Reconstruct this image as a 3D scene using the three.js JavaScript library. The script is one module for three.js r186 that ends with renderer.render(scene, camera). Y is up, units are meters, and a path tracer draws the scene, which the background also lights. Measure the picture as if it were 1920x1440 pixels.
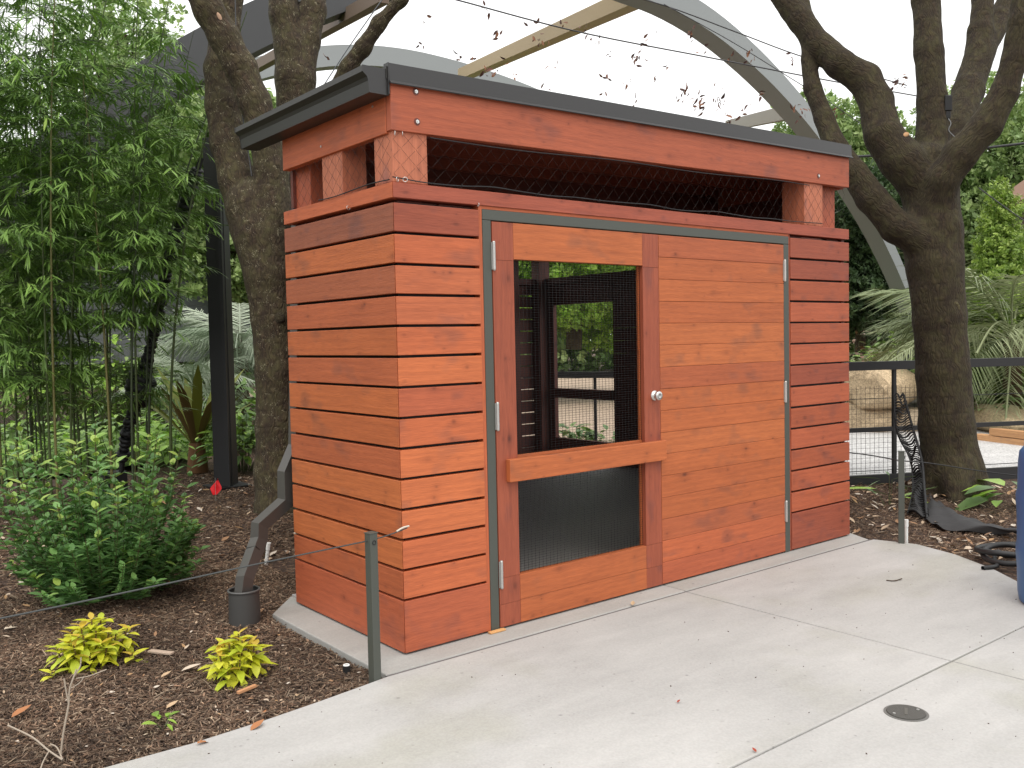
import * as THREE from 'three';
import { RoundedBoxGeometry } from 'three/addons/geometries/RoundedBoxGeometry.js';
import { mergeGeometries, mergeVertices } from 'three/addons/utils/BufferGeometryUtils.js';

// ------------------------------------------------------------------ camera, sky, sun, exposure
const scene = new THREE.Scene();
const camera = new THREE.PerspectiveCamera(45.35, 4 / 3, 0.05, 400);
camera.position.set(-2.3054, 1.5188, 3.7662);
camera.rotation.set(-0.04833, -0.67308, -0.0209, 'YXZ');
const renderer = new THREE.WebGLRenderer({ antialias: true });
renderer.toneMapping = THREE.LinearToneMapping;
renderer.toneMappingExposure = 1.2;
renderer.shadowMap.enabled = true;
renderer.shadowMap.type = THREE.PCFSoftShadowMap;
// overcast sky: brightest overhead, a little dimmer towards the horizon, broad soft glow around the hidden sun
const SUN_DIRECTION = new THREE.Vector3(-0.28, 0.86, 0.42).normalize();
function overcastSky() {
  const w = 256, h = 128, data = new Float32Array(w * h * 4), d = new THREE.Vector3();
  for (let y = 0; y < h; y++) for (let x = 0; x < w; x++) {
    const th = (y + 0.5) / h * Math.PI - Math.PI / 2, ph = ((x + 0.5) / w - 0.5) * 2 * Math.PI;
    d.set(Math.cos(th) * Math.cos(ph), Math.sin(th), Math.cos(th) * Math.sin(ph));
    const up = Math.max(0, d.y), glow = Math.pow(Math.max(0, d.dot(SUN_DIRECTION)), 3);
    const cloud = 0.04 * Math.sin(d.x * 5 + 2 * Math.sin(d.z * 4)) * Math.sin(d.z * 6 + d.y * 5);
    const v = 1.14 + 0.34 * up + 0.35 * glow + cloud, i = (y * w + x) * 4;
    data[i] = v * 0.995; data[i + 1] = v; data[i + 2] = v * 1.0; data[i + 3] = 1;
  }
  const t = new THREE.DataTexture(data, w, h, THREE.RGBAFormat, THREE.FloatType);
  t.mapping = THREE.EquirectangularReflectionMapping; t.magFilter = THREE.LinearFilter; t.minFilter = THREE.LinearFilter; t.needsUpdate = true;
  return t;
}
scene.background = overcastSky();
scene.environment = scene.background;
const sun = new THREE.DirectionalLight(0xfff4e6, 1.0);
sun.position.copy(SUN_DIRECTION).multiplyScalar(30);
sun.castShadow = true; sun.shadow.radius = 40;
sun.shadow.mapSize.set(2048, 2048);
Object.assign(sun.shadow.camera, { left: -15, right: 15, top: 15, bottom: -15, near: 1, far: 80 });
scene.add(sun, sun.target);

// ------------------------------------------------------------------ helpers
function mulberry(a) { return () => { a |= 0; a = a + 0x6D2B79F5 | 0; let t = Math.imul(a ^ a >>> 15, 1 | a); t = t + Math.imul(t ^ t >>> 7, 61 | t) ^ t; return ((t ^ t >>> 14) >>> 0) / 4294967296; }; }
const V = (a, b, c) => Array.isArray(a) ? new THREE.Vector3(a[0], a[1], a[2]) : new THREE.Vector3(a, b, c);
const lerp = THREE.MathUtils.lerp, clamp = THREE.MathUtils.clamp;
const hash2 = (x, y, s = 0) => { let h = Math.imul(x | 0, 374761393) + Math.imul(y | 0, 668265263) + Math.imul(s | 0, 1442695041); h = Math.imul(h ^ h >>> 13, 1274126177); return ((h ^ h >>> 16) >>> 0) / 4294967296; };
function noise2(x, y, px, py, s = 0) {       // value noise, repeating every px by py cells
  const xi = Math.floor(x), yi = Math.floor(y), fx = x - xi, fy = y - yi, u = fx * fx * (3 - 2 * fx), v = fy * fy * (3 - 2 * fy);
  const m = (a, n) => ((a % n) + n) % n, x0 = m(xi, px), x1 = m(xi + 1, px), y0 = m(yi, py), y1 = m(yi + 1, py);
  return lerp(lerp(hash2(x0, y0, s), hash2(x1, y0, s), u), lerp(hash2(x0, y1, s), hash2(x1, y1, s), u), v);
}
const fbm2 = (x, y, px, py, oct, s = 0) => { let a = 0.5, t = 0, n = 0; for (let o = 0; o < oct; o++) { t += a * noise2(x, y, px, py, s + o * 17); n += a; a *= 0.5; x *= 2; y *= 2; px *= 2; py *= 2; } return t / n; };
function noise3(x, y, z, s = 0) {
  const xi = Math.floor(x), yi = Math.floor(y), zi = Math.floor(z), fx = x - xi, fy = y - yi, fz = z - zi;
  const u = fx * fx * (3 - 2 * fx), v = fy * fy * (3 - 2 * fy), w = fz * fz * (3 - 2 * fz), h = (a, b, c) => hash2(a + c * 131, b + c * 57, s);
  return lerp(lerp(lerp(h(xi, yi, zi), h(xi + 1, yi, zi), u), lerp(h(xi, yi + 1, zi), h(xi + 1, yi + 1, zi), u), v),
    lerp(lerp(h(xi, yi, zi + 1), h(xi + 1, yi, zi + 1), u), lerp(h(xi, yi + 1, zi + 1), h(xi + 1, yi + 1, zi + 1), u), v), w);
}
const toSRGB = (c) => Math.round(255 * clamp(c <= 0.0031308 ? c * 12.92 : 1.055 * Math.pow(c, 1 / 2.4) - 0.055, 0, 1));
function makeTexture(w, h, fn, srgb = true) {   // fn(x, y, out) fills out with linear rgb (or plain 0..1 data)
  const data = new Uint8Array(w * h * 4), o = [0, 0, 0];
  for (let y = 0; y < h; y++) for (let x = 0; x < w; x++) {
    fn(x, y, o); const i = (y * w + x) * 4;
    for (let k = 0; k < 3; k++) data[i + k] = srgb ? toSRGB(o[k]) : Math.round(255 * clamp(o[k], 0, 1));
    data[i + 3] = 255;
  }
  const t = new THREE.DataTexture(data, w, h);
  if (srgb) t.colorSpace = THREE.SRGBColorSpace;
  t.wrapS = t.wrapT = THREE.RepeatWrapping; t.magFilter = THREE.LinearFilter; t.minFilter = THREE.LinearMipmapLinearFilter; t.generateMipmaps = true; t.needsUpdate = true;
  return t;
}
const names = new Map();
function numbered(name) { const n = names.get(name) ?? 0; names.set(name, n + 1); return n ? name + '_' + String(n).padStart(3, '0') : name; }
function shade(o) { o.castShadow = true; o.receiveShadow = true; return o; }
function tag(o, label, category, group, kind) {
  if (label) o.userData.label = label;
  if (category) o.userData.category = category;
  if (group) o.userData.group = group;
  if (kind) o.userData.kind = kind;
  return o;
}
function thing(name, label, category, pos = [0, 0, 0], turn = 0, group) {
  const o = new THREE.Group(); o.name = numbered(name); o.position.set(...pos); o.rotation.y = turn; scene.add(o);
  return tag(o, label, category, group);
}
function solid(name, geometry, material, label, category, group) {
  const m = shade(new THREE.Mesh(geometry, material)); m.name = numbered(name); scene.add(m);
  return tag(m, label, category, group);
}
function part(parent, name, geometry, material) { const m = shade(new THREE.Mesh(geometry, material)); m.name = name; parent.add(m); return m; }
function structure(name, geometry, material) { const m = shade(new THREE.Mesh(geometry, material)); m.name = numbered(name); m.userData.kind = 'structure'; scene.add(m); return m; }
function box(x0, x1, y0, y1, z0, z1) { const g = new THREE.BoxGeometry(x1 - x0, y1 - y0, z1 - z0); g.translate((x0 + x1) / 2, (y0 + y1) / 2, (z0 + z1) / 2); return g; }
function rbox(x0, x1, y0, y1, z0, z1, r = 0.004) { const g = new RoundedBoxGeometry(x1 - x0, y1 - y0, z1 - z0, 1, Math.min(r, (x1 - x0) / 2.1, (y1 - y0) / 2.1, (z1 - z0) / 2.1)); g.translate((x0 + x1) / 2, (y0 + y1) / 2, (z0 + z1) / 2); return g; }
function plain(g) { const q = g.index ? g.toNonIndexed() : g; for (const k of Object.keys(q.attributes)) if (!['position', 'normal', 'uv'].includes(k)) q.deleteAttribute(k); if (!q.attributes.uv) q.setAttribute('uv', new THREE.BufferAttribute(new Float32Array(q.attributes.position.count * 2), 2)); return q; }
const merge = (list) => mergeGeometries(list.map(plain));
function boxUV(g, axis, du = 0, dv = 0, scale = 1) {     // uv in metres: u runs along the grain (axis 0 x, 1 y, 2 z), v across
  const q = g.index ? g.toNonIndexed() : g, p = q.attributes.position, n = q.attributes.normal, uv = new Float32Array(p.count * 2);
  for (let i = 0; i < p.count; i += 3) {
    const N = [0, 1, 2].map((k) => Math.abs(n.array[i * 3 + k] + n.array[i * 3 + 3 + k] + n.array[i * 3 + 6 + k]));
    const face = N.indexOf(Math.max(...N)), u = face === axis ? (axis + 1) % 3 : axis, v = 3 - face - u;
    for (let j = i; j < i + 3; j++) { uv[j * 2] = p.array[j * 3 + u] * scale + du; uv[j * 2 + 1] = p.array[j * 3 + v] * scale + dv; }
  }
  q.setAttribute('uv', new THREE.BufferAttribute(uv, 2));
  return q;
}
function tube(points, radius, seg = 6, closed = false, steps) { const c = new THREE.CatmullRomCurve3(points.map((p) => Array.isArray(p) ? V(p) : p), closed); return new THREE.TubeGeometry(c, steps ?? Math.max(2, points.length * 4), radius, seg, closed); }
function rod(a, b, r, seg = 6, r2 = r) {                  // straight round bar from a to b
  a = Array.isArray(a) ? V(a) : a; b = Array.isArray(b) ? V(b) : b;
  const d = b.clone().sub(a), g = new THREE.CylinderGeometry(r2, r, d.length(), seg, 1);
  g.applyQuaternion(new THREE.Quaternion().setFromUnitVectors(V(0, 1, 0), d.clone().normalize())); g.translate((a.x + b.x) / 2, (a.y + b.y) / 2, (a.z + b.z) / 2);
  return g;
}
function bar(a, b, w, h, up = V(0, 1, 0)) {               // straight square bar: w sideways, h along up
  a = Array.isArray(a) ? V(a) : a; b = Array.isArray(b) ? V(b) : b;
  const z = b.clone().sub(a), L = z.length(); z.normalize();
  const x = up.clone().cross(z).normalize(), y = z.clone().cross(x);
  const g = new THREE.BoxGeometry(w, h, L); g.applyMatrix4(new THREE.Matrix4().makeBasis(x, y, z).setPosition(a.clone().add(b).multiplyScalar(0.5)));
  return g;
}
function sweep(points, w, h, up = V(0, 1, 0), steps = 24) {   // a box section swept along a curve in a vertical plane
  const c = new THREE.CatmullRomCurve3(points.map((p) => V(p))), pos = [], idx = [], uv = [];
  for (let i = 0; i <= steps; i++) {
    const p = c.getPoint(i / steps), t = c.getTangent(i / steps), x = up.clone().cross(t).normalize(), y = t.clone().cross(x);
    for (const [a, b] of [[-1, -1], [1, -1], [1, -1], [1, 1], [1, 1], [-1, 1], [-1, 1], [-1, -1]]) { pos.push(...p.clone().addScaledVector(x, a * w / 2).addScaledVector(y, b * h / 2)); uv.push(i / steps * 10, b); }
    if (i) for (let k = 0; k < 4; k++) { const A = (i - 1) * 8 + k * 2, B = i * 8 + k * 2; idx.push(A, A + 1, B, A + 1, B + 1, B); }
  }
  const g = new THREE.BufferGeometry(); g.setAttribute('position', new THREE.Float32BufferAttribute(pos, 3)); g.setAttribute('uv', new THREE.Float32BufferAttribute(uv, 2)); g.setIndex(idx); g.computeVertexNormals();
  return g;
}

// ------------------------------------------------------------------ materials
const std = (o) => new THREE.MeshStandardMaterial(o);
const lin = (r, g, b) => new THREE.Color().setRGB(r, g, b);
// stained cedar: 3 m by 1.5 m of boards, grain along u, scattered knots, blotchy stain
const WW = 2048, WH = 1024;
const woodField = (() => {
  const rnd = mulberry(11), warp = new Float32Array(WW * WH), knot = new Float32Array(WW * WH), halo = new Float32Array(WW * WH);
  for (let k = 0; k < 120; k++) {
    const cx = rnd() * WW, cy = rnd() * WH, r = 3 + rnd() * rnd() * 10, el = 1.0 + rnd() * 0.9, R = Math.ceil(r * 7), s = rnd() < 0.5 ? 1 : -1, dark = 0.2 + 0.75 * rnd() * rnd();
    for (let dy = -R; dy <= R; dy++) for (let dx = -R * 2; dx <= R * 2; dx++) {
      const i = ((Math.round(cy + dy) + WH) % WH) * WW + ((Math.round(cx + dx) + WW * 2) % WW), q = Math.hypot(dx / el, dy) / r;
      warp[i] += s * 0.0 + Math.exp(-q * q / 5) * dy * 0.55;
      knot[i] = Math.max(knot[i], dark * clamp(1.25 - q, 0, 1)); halo[i] = Math.max(halo[i], dark * Math.exp(-q * q / 6));
    }
  }
  return { warp, knot, halo };
})();
const woodAt = (x, y) => {
  const i = y * WW + x, v = y - woodField.warp[i] + 7 * (noise2(x / 180, y / 130, 11, 8, 5) - 0.5);
  const fine = noise2(x / 26, v / 1.55, 79, 661, 1), mid = noise2(x / 120, v / 6, 17, 171, 2), ring = 0.5 + 0.5 * Math.sin(v * 0.24 + 5 * noise2(x / 400, v / 40, 5, 26, 3));
  return { fine, mid, ring };
};
const woodMap = makeTexture(WW, WH, (x, y, o) => {
  const w = woodAt(x, y), i = y * WW + x, blot = fbm2(x / 150, y / 50, 14, 20, 4, 8), smudge = Math.max(0, fbm2(x / 120, y / 75, 17, 14, 3, 33) - 0.64) * 2.8;
  let v = 0.74 + 0.20 * w.fine + 0.12 * w.mid + 0.08 * w.ring + 0.20 * (blot - 0.5) - 0.30 * woodField.halo[i];
  const k = woodField.knot[i] * 0.8;
  v *= 1 - 0.45 * smudge;
  o[0] = 0.60 * v * (1 - 0.72 * k); o[1] = 0.60 * Math.pow(v, 1.12) * (1 - 0.76 * k) * (1 + 0.25 * smudge); o[2] = 0.60 * Math.pow(v, 1.05) * (1 - 0.72 * k) * (1 + 0.8 * smudge);
});
const woodBump = makeTexture(WW, WH, (x, y, o) => { const w = woodAt(x, y); o[0] = o[1] = o[2] = 0.5 * w.fine + 0.3 * w.mid + 0.2 * w.ring; }, false);
woodMap.repeat.set(1 / 3, 1 / 1.5); woodBump.repeat.set(1 / 3, 1 / 1.5);
const wood = (r, g, b, rough = 0.62) => std({ map: woodMap, bumpMap: woodBump, bumpScale: 0.0008, color: lin(r / 0.6, g / 0.6, b / 0.6), roughness: rough });
const STAIN = [wood(0.496, 0.122, 0.041), wood(0.467, 0.112, 0.039), wood(0.525, 0.138, 0.044), wood(0.418, 0.098, 0.039), wood(0.476, 0.124, 0.046), wood(0.301, 0.068, 0.032), wood(0.360, 0.083, 0.032)];
const ORANGE = [wood(0.450, 0.119, 0.034), wood(0.423, 0.109, 0.032), wood(0.468, 0.130, 0.038)];
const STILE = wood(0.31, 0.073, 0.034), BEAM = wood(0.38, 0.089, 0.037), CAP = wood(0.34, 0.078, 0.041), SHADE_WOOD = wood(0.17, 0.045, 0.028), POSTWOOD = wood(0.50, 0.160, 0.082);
const bronze = std({ color: lin(0.036, 0.034, 0.031), roughness: 0.42, metalness: 0.25 });
const bronzeLight = std({ color: lin(0.040, 0.039, 0.039), roughness: 0.36, metalness: 0.3 });
const frameGrey = std({ color: lin(0.072, 0.078, 0.066), roughness: 0.5, metalness: 0.1 });
const black = std({ color: lin(0.012, 0.012, 0.013), roughness: 0.55 });
const wireBlack = std({ color: lin(0.010, 0.010, 0.010), roughness: 0.5, metalness: 0.2 });
const netWire = std({ color: lin(0.026, 0.022, 0.020), roughness: 0.5, metalness: 0.3 });
const steel = std({ color: lin(0.62, 0.62, 0.6), roughness: 0.32, metalness: 0.9 });
const zinc = std({ color: lin(0.5, 0.5, 0.48), roughness: 0.45, metalness: 0.75 });
const paleGrey = std({ color: lin(0.24, 0.25, 0.26), roughness: 0.6, metalness: 0.1 });
const whitePlastic = std({ color: lin(0.78, 0.78, 0.76), roughness: 0.4 });
// concrete, 4 m square
const concreteMap = (() => {
  const rnd = mulberry(77), spots = new Float32Array(1024 * 1024), N = 1024;
  for (let k = 0; k < 520; k++) { const cx = rnd() * N, cy = rnd() * N, r = 0.6 + rnd() * rnd() * 2.2, d = 0.2 + 0.6 * rnd(), R = Math.ceil(r * 2); for (let dy = -R; dy <= R; dy++) for (let dx = -R; dx <= R; dx++) { const i = ((cy + dy + N | 0) % N) * N + (cx + dx + N | 0) % N; spots[i] = Math.max(spots[i], d * clamp(1.3 - Math.hypot(dx, dy) / r, 0, 1)); } }
  return makeTexture(N, N, (x, y, o) => {
    const big = fbm2(x / 205, y / 205, 5, 5, 4, 3), swirl = fbm2((x + 60 * Math.sin(y / N * 6.283)) / 64, y / 20.48, 16, 50, 4, 9), grain = noise2(x / 1.4, y / 1.4, 731, 731, 6), st = Math.max(0, fbm2(x / 128, y / 128, 8, 8, 5, 21) - 0.56) * 1.5;
    const v = 0.392 + 0.11 * (big - 0.5) + 0.07 * (swirl - 0.5) + 0.06 * (grain - 0.5) - 0.10 * st - 0.22 * spots[y * N + x];
    o[0] = v * 1.0; o[1] = v * 0.98; o[2] = v * (0.945 - 0.15 * st);
  });
})();
concreteMap.repeat.set(0.25, 0.25);
const concreteBump = makeTexture(512, 512, (x, y, o) => { o[0] = o[1] = o[2] = 0.5 * fbm2(x / 8, y / 8, 64, 64, 4, 2) + 0.5 * fbm2(x / 32, y / 8, 16, 64, 3, 4); }, false);
concreteBump.repeat.set(1, 1);
const concrete = std({ map: concreteMap, bumpMap: concreteBump, bumpScale: 0.0012, roughness: 0.85 });
const slabConcrete = std({ map: concreteMap, bumpMap: concreteBump, bumpScale: 0.0015, roughness: 0.85, color: lin(0.88, 0.88, 0.86) });
const darkFloor = std({ color: lin(0.42, 0.41, 0.40), roughness: 0.55, bumpMap: concreteBump, bumpScale: 0.003 });
// bark, 0.5 m around by 1 m along
const barkHeight = (x, y) => { const a = noise2(x / 16 + 2.5 * noise2(x / 64, y / 64, 8, 16, 4), y / 51.2, 32, 20, 1), b = noise2(x / 8, y / 16, 64, 64, 2); return clamp(1 - Math.abs(a - 0.5) * 2.2, 0, 1) * 0.7 + b * 0.3; };
const barkTexture = (lichen) => makeTexture(512, 1024, (x, y, o) => {
  const h = barkHeight(x, y), g = fbm2(x / 64, y / 64, 8, 16, 4, 40), f = noise2(x / 2, y / 2, 256, 512, 8), li = Math.min(1, Math.max(0, noise2(x / 5.12, y / 5.12, 100, 200, 12) * 0.64 + noise2(x / 32, y / 32, 16, 32, 13) * 0.5 - 0.84) * 9) * lichen;
  const v = 0.42 + 0.50 * (1 - h) + 0.4 * (f - 0.5) + 0.55 * (g - 0.5);
  o[0] = 0.100 * v + 0.24 * li; o[1] = 0.076 * v * (1 + 0.5 * (g - 0.4)) + 0.24 * li; o[2] = 0.048 * v + 0.20 * li;
});
const barkMap = barkTexture(1), barkPlain = barkTexture(0.12);
barkMap.repeat.set(2, 1); barkPlain.repeat.set(2, 1);
const barkBump = makeTexture(512, 1024, (x, y, o) => { o[0] = o[1] = o[2] = 1 - barkHeight(x, y) + 0.15 * noise2(x / 2, y / 2, 256, 512, 8); }, false);
barkBump.repeat.set(2, 1);
const bark = std({ map: barkMap, bumpMap: barkBump, bumpScale: 0.011, roughness: 0.95, color: lin(0.82, 0.76, 0.64) });
const barkGreen = std({ map: barkPlain, bumpMap: barkBump, bumpScale: 0.009, roughness: 0.95, color: lin(0.55, 0.50, 0.37) });
// mulch, 2 m square, drawn as a felt of shreds
function strokesTexture(size, count, base, palette, len, wid, seed) {
  const c = document.createElement('canvas'); c.width = c.height = size; const g = c.getContext('2d'), rnd = mulberry(seed);
  g.fillStyle = base; g.fillRect(0, 0, size, size);
  for (let i = 0; i < count; i++) {
    const x = rnd() * size, y = rnd() * size, a = rnd() * Math.PI, l = len * (0.3 + rnd()), w = wid * (0.4 + rnd());
    g.strokeStyle = palette[Math.floor(rnd() * palette.length)]; g.lineWidth = w; g.globalAlpha = 0.5 + 0.5 * rnd();
    for (const ox of [-size, 0, size]) for (const oy of [-size, 0, size]) { if (x + ox < -len * 2 || x + ox > size + len * 2 || y + oy < -len * 2 || y + oy > size + len * 2) continue; g.beginPath(); g.moveTo(x + ox - Math.cos(a) * l / 2, y + oy - Math.sin(a) * l / 2); g.lineTo(x + ox + Math.cos(a) * l / 2, y + oy + Math.sin(a) * l / 2); g.stroke(); }
  }
  const t = new THREE.CanvasTexture(c); t.colorSpace = THREE.SRGBColorSpace; t.wrapS = t.wrapT = THREE.RepeatWrapping; return t;
}
const mulchMap = strokesTexture(1024, 16000, '#382920', ['#463429', '#584234', '#6c5240', '#80664e', '#30231b', '#947a60', '#3e2d23', '#503c2e'], 20, 3.2, 5);
mulchMap.repeat.set(0.5, 0.5);
const mulchBump = makeTexture(512, 512, (x, y, o) => { o[0] = o[1] = o[2] = fbm2(x / 8, y / 8, 64, 64, 3, 70); }, false);
mulchBump.repeat.set(0.5, 0.5);
const mulch = std({ map: mulchMap, bumpMap: mulchBump, bumpScale: 0.02, roughness: 1 });
const gravelMap = makeTexture(512, 512, (x, y, o) => { const a = noise2(x / 4, y / 4, 128, 128, 3), b = fbm2(x / 64, y / 64, 8, 8, 3, 5), v = 0.34 + 0.34 * a + 0.18 * (b - 0.5); o[0] = v; o[1] = v * 0.98; o[2] = v * 0.96; });
gravelMap.repeat.set(0.6, 0.6);
const gravel = std({ map: gravelMap, roughness: 0.95, bumpMap: gravelMap, bumpScale: 0.01 });
const leafMat = (r, g, b, t = 0.3, rough = 0.55) => new THREE.MeshPhysicalMaterial({ color: lin(r, g, b), roughness: rough, transmission: t, thickness: 0, side: THREE.DoubleSide, specularIntensity: 0.6 });

// ------------------------------------------------------------------ the setting: ground, walkway, gravel, lawn
const groundNoise = (x, z) => 0.03 * (noise3(x * 0.8, 3, z * 0.8, 7) - 0.5) + 0.016 * (noise3(x * 3.1, 1, z * 3.1, 9) - 0.5);
function groundY(x, z) {
  let y = -0.036 + groundNoise(x, z);
  y += 0.10 * Math.exp(-((x - 6.0) ** 2 + (z + 0.3) ** 2) / 0.5) + 0.05 * Math.exp(-((x - 1.2) ** 2 + (z + 4.0) ** 2) / 0.8);     // mulch heaped round the trunks
  return Math.min(y, 0.06);
}
{
  const N = 200, pos = [], uv = [], idx = [], f = (s) => Math.sign(s) * (Math.abs(s) * 9 + Math.pow(Math.abs(s), 4) * 230);
  for (let j = 0; j <= N; j++) for (let i = 0; i <= N; i++) {
    const x = f(i / N * 2 - 1) + 1.5, z = f(j / N * 2 - 1) - 1.5; pos.push(x, groundY(x, z), z); uv.push(x, z);
    if (i < N && j < N) { const a = j * (N + 1) + i; idx.push(a, a + N + 1, a + 1, a + 1, a + N + 1, a + N + 2); }
  }
  const g = new THREE.BufferGeometry(); g.setAttribute('position', new THREE.Float32BufferAttribute(pos, 3)); g.setAttribute('uv', new THREE.Float32BufferAttribute(uv, 2)); g.setIndex(idx); g.computeVertexNormals();
  structure('ground', g, mulch);
}
function slab(points, y0, y1, bevel = 0.006) {            // a poured slab with this outline (x, z), its edges eased
  const s = new THREE.Shape(points.map(([x, z]) => new THREE.Vector2(x, -z)));
  const g = new THREE.ExtrudeGeometry(s, { depth: y1 - y0 - bevel, bevelEnabled: bevel > 0, bevelSize: bevel, bevelThickness: bevel, bevelOffset: -bevel, bevelSegments: 2, curveSegments: 4 });
  g.rotateX(-Math.PI / 2); g.translate(0, y0, 0);
  return boxUV(g, 0, points[0][0] * 0.37, points[0][1] * 0.61);
}
const walkway = new THREE.Group(); walkway.name = 'walkway'; walkway.userData.kind = 'structure'; scene.add(walkway);
const BED_EDGE = [[-0.215, 0.178], [-0.382, 0.205], [-0.6, 0.236], [-0.826, 0.262], [-1.137, 0.282], [-1.474, 0.27], [-2.2, 0.22], [-3.2, 0.2], [-7, 0.2]];
const RIGHT_EDGE = [[3.915, 0.18], [3.99, 0.475], [3.88, 0.8], [3.68, 1.128], [3.43, 1.418], [3.28, 1.75]];
for (const outline of [
  [[1.846, 0.176], [1.846, 1.752], [-7, 1.752], ...BED_EDGE.slice().reverse()],
  [[1.855, 0.176], ...RIGHT_EDGE.slice(0, 5), [3.285, 1.752], [1.855, 1.752]],
  [[1.846, 1.761], [1.846, 3.34], [-1.2, 3.34], [-1.2, 1.761]], [[-1.209, 1.761], [-1.209, 3.34], [-7, 3.34], [-7, 1.761]],
  [[1.855, 1.761], [3.28, 1.761], [3.1, 2.4], [3.05, 3.34], [1.855, 3.34]],
  [[1.846, 3.349], [1.846, 6.5], [-7, 6.5], [-7, 3.349]], [[1.855, 3.349], [3.05, 3.349], [3.1, 6.5], [1.855, 6.5]],
]) part(walkway, 'panel', slab(outline, -0.12, 0), concrete);
const filler = std({ color: lin(0.13, 0.12, 0.12), roughness: 0.9 });
part(walkway, 'joint_filler', box(-0.2, 3.9, -0.1, -0.005, 0.15, 0.184), filler);
const footing = new THREE.Group(); footing.name = 'foundation_slab'; footing.userData.kind = 'structure'; scene.add(footing);
part(footing, 'panel', slab([[-0.2, 0.157], [-0.19, -1.10], [0.04, -1.36], [1.857, -1.36], [1.857, 0.157]], -0.14, 0.001), slabConcrete);
part(footing, 'panel', slab([[1.865, 0.157], [1.865, -1.36], [4.06, -1.36], [4.09, -0.25], [3.885, 0.157]], -0.14, 0.001), slabConcrete);
{
  const flat = (pts, y) => { const g = new THREE.ShapeGeometry(new THREE.Shape(pts.map(([x, z]) => new THREE.Vector2(x, -z)))); g.rotateX(-Math.PI / 2); g.translate(0, y, 0); return boxUV(g, 0); };
  structure('gravel_path', flat([[5.6, -1.78], [10.4, 0.66], [16, -0.6], [13.4, -5.2], [8.9, -5.2], [6.6, -3.6]], 0.018), gravel);
  structure('dirt_path', flat([[6.2, -4.4], [9, -5.3], [16, -9], [24, -22], [9, -26], [6.6, -10]], 0.02), std({ map: gravelMap, color: lin(0.80, 0.62, 0.47), roughness: 1 }));
  structure('lawn', flat([[-3, -8.6], [0.6, -8.2], [2.1, -8.6], [3.5, -10.5], [3, -17], [-5, -17]], 0.022), std({ color: lin(0.16, 0.30, 0.05), roughness: 1, map: gravelMap }));
}

// ------------------------------------------------------------------ the cedar shed
const shed = thing('wooden_shed', 'orange stained cedar slat shed with a flat dark metal roof', 'shed');
const woodRnd = mulberry(2024);
const pick = (list) => list[Math.floor(woodRnd() * list.length)];
const grain = (g, axis) => boxUV(g, axis, woodRnd() * 3, woodRnd() * 1.5);
const W = 3.9, D = 1.195, RISE = 0.0167;                 // front length, left wall depth, fall of the roof per metre
const shear = (g) => { const p = g.attributes.position; for (let i = 0; i < p.count; i++) p.setY(i, p.getY(i) + RISE * p.getX(i)); return g; };
const PITCH = 0.1475, FIRST = 0.2745, SLAT = 0.1338, TH = 0.038;
// slats: front left, left side (mitred where they meet), front right
const tintOf = (k, side) => {
  const dark = { f0: 5, s0: 6, f6: 3, f3: 4, s3: 6, s1: 2, f2: 4, s4: 1, f12: 0, r0: 5, r1: 5, r4: 6, r6: 5, r8: 6, r3: 3, r5: 3, r7: 3, r9: 3, r2: 6, r10: 6, r11: 3, r12: 3 }[side + k];
  return STAIN[dark ?? Math.floor(woodRnd() * 3)];
};
const BROWN = [wood(0.27, 0.080, 0.038), wood(0.34, 0.092, 0.036), wood(0.40, 0.100, 0.035)];
const sideTint = (k) => [BROWN[0], ORANGE[0], BROWN[1], BROWN[2], ORANGE[1], BROWN[2], ORANGE[0], ORANGE[1], BROWN[2], ORANGE[2], ORANGE[1], ORANGE[2], BROWN[2]][k];
const mitreFront = (g) => { const p = g.attributes.position; for (let i = 0; i < p.count; i++) if (p.getX(i) < 0.02) p.setX(i, p.getX(i) - Math.min(0, p.getZ(i))); return g; };
const mitreSide = (g) => { const p = g.attributes.position; for (let i = 0; i < p.count; i++) if (p.getZ(i) > -0.02) p.setZ(i, p.getZ(i) - Math.max(0, p.getX(i))); return g; };
for (let k = 0; k < 13; k++) {
  const y = FIRST + (12 - k) * PITCH, j = () => (woodRnd() - 0.5) * 0.003;
  let a = j() / 2, b = j() / 2;
  part(shed, 'plank', grain(mitreFront(rbox(0.0022, 0.505, y + a, y + SLAT + b, -TH, j() * 0.4, 0.003)), 0), tintOf(k, 'f'));
  part(shed, 'plank', grain(mitreSide(rbox(j() * 0.4, TH, y + a, y + SLAT + b, -D, -0.0022, 0.003)), 2), sideTint(k));
  a = j(); b = j();
  part(shed, 'plank', grain(rbox(3.171, W + j(), y + a, y + SLAT + b, -TH, j() * 0.4, 0.003), 0), tintOf(k, 'r'));
}
part(shed, 'base_board', grain(mitreFront(rbox(0.0022, 0.515, 0.011, 0.2635, -TH, 0.0005, 0.003)), 0), STAIN[3]);
part(shed, 'base_board', grain(mitreSide(rbox(0, TH, 0.011, 0.2635, -D, -0.0022, 0.003)), 2), STAIN[3]);
part(shed, 'base_board', grain(rbox(3.171, W, 0.011, 0.2635, -TH, 0.0005, 0.003), 0), STAIN[5]);
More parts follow.
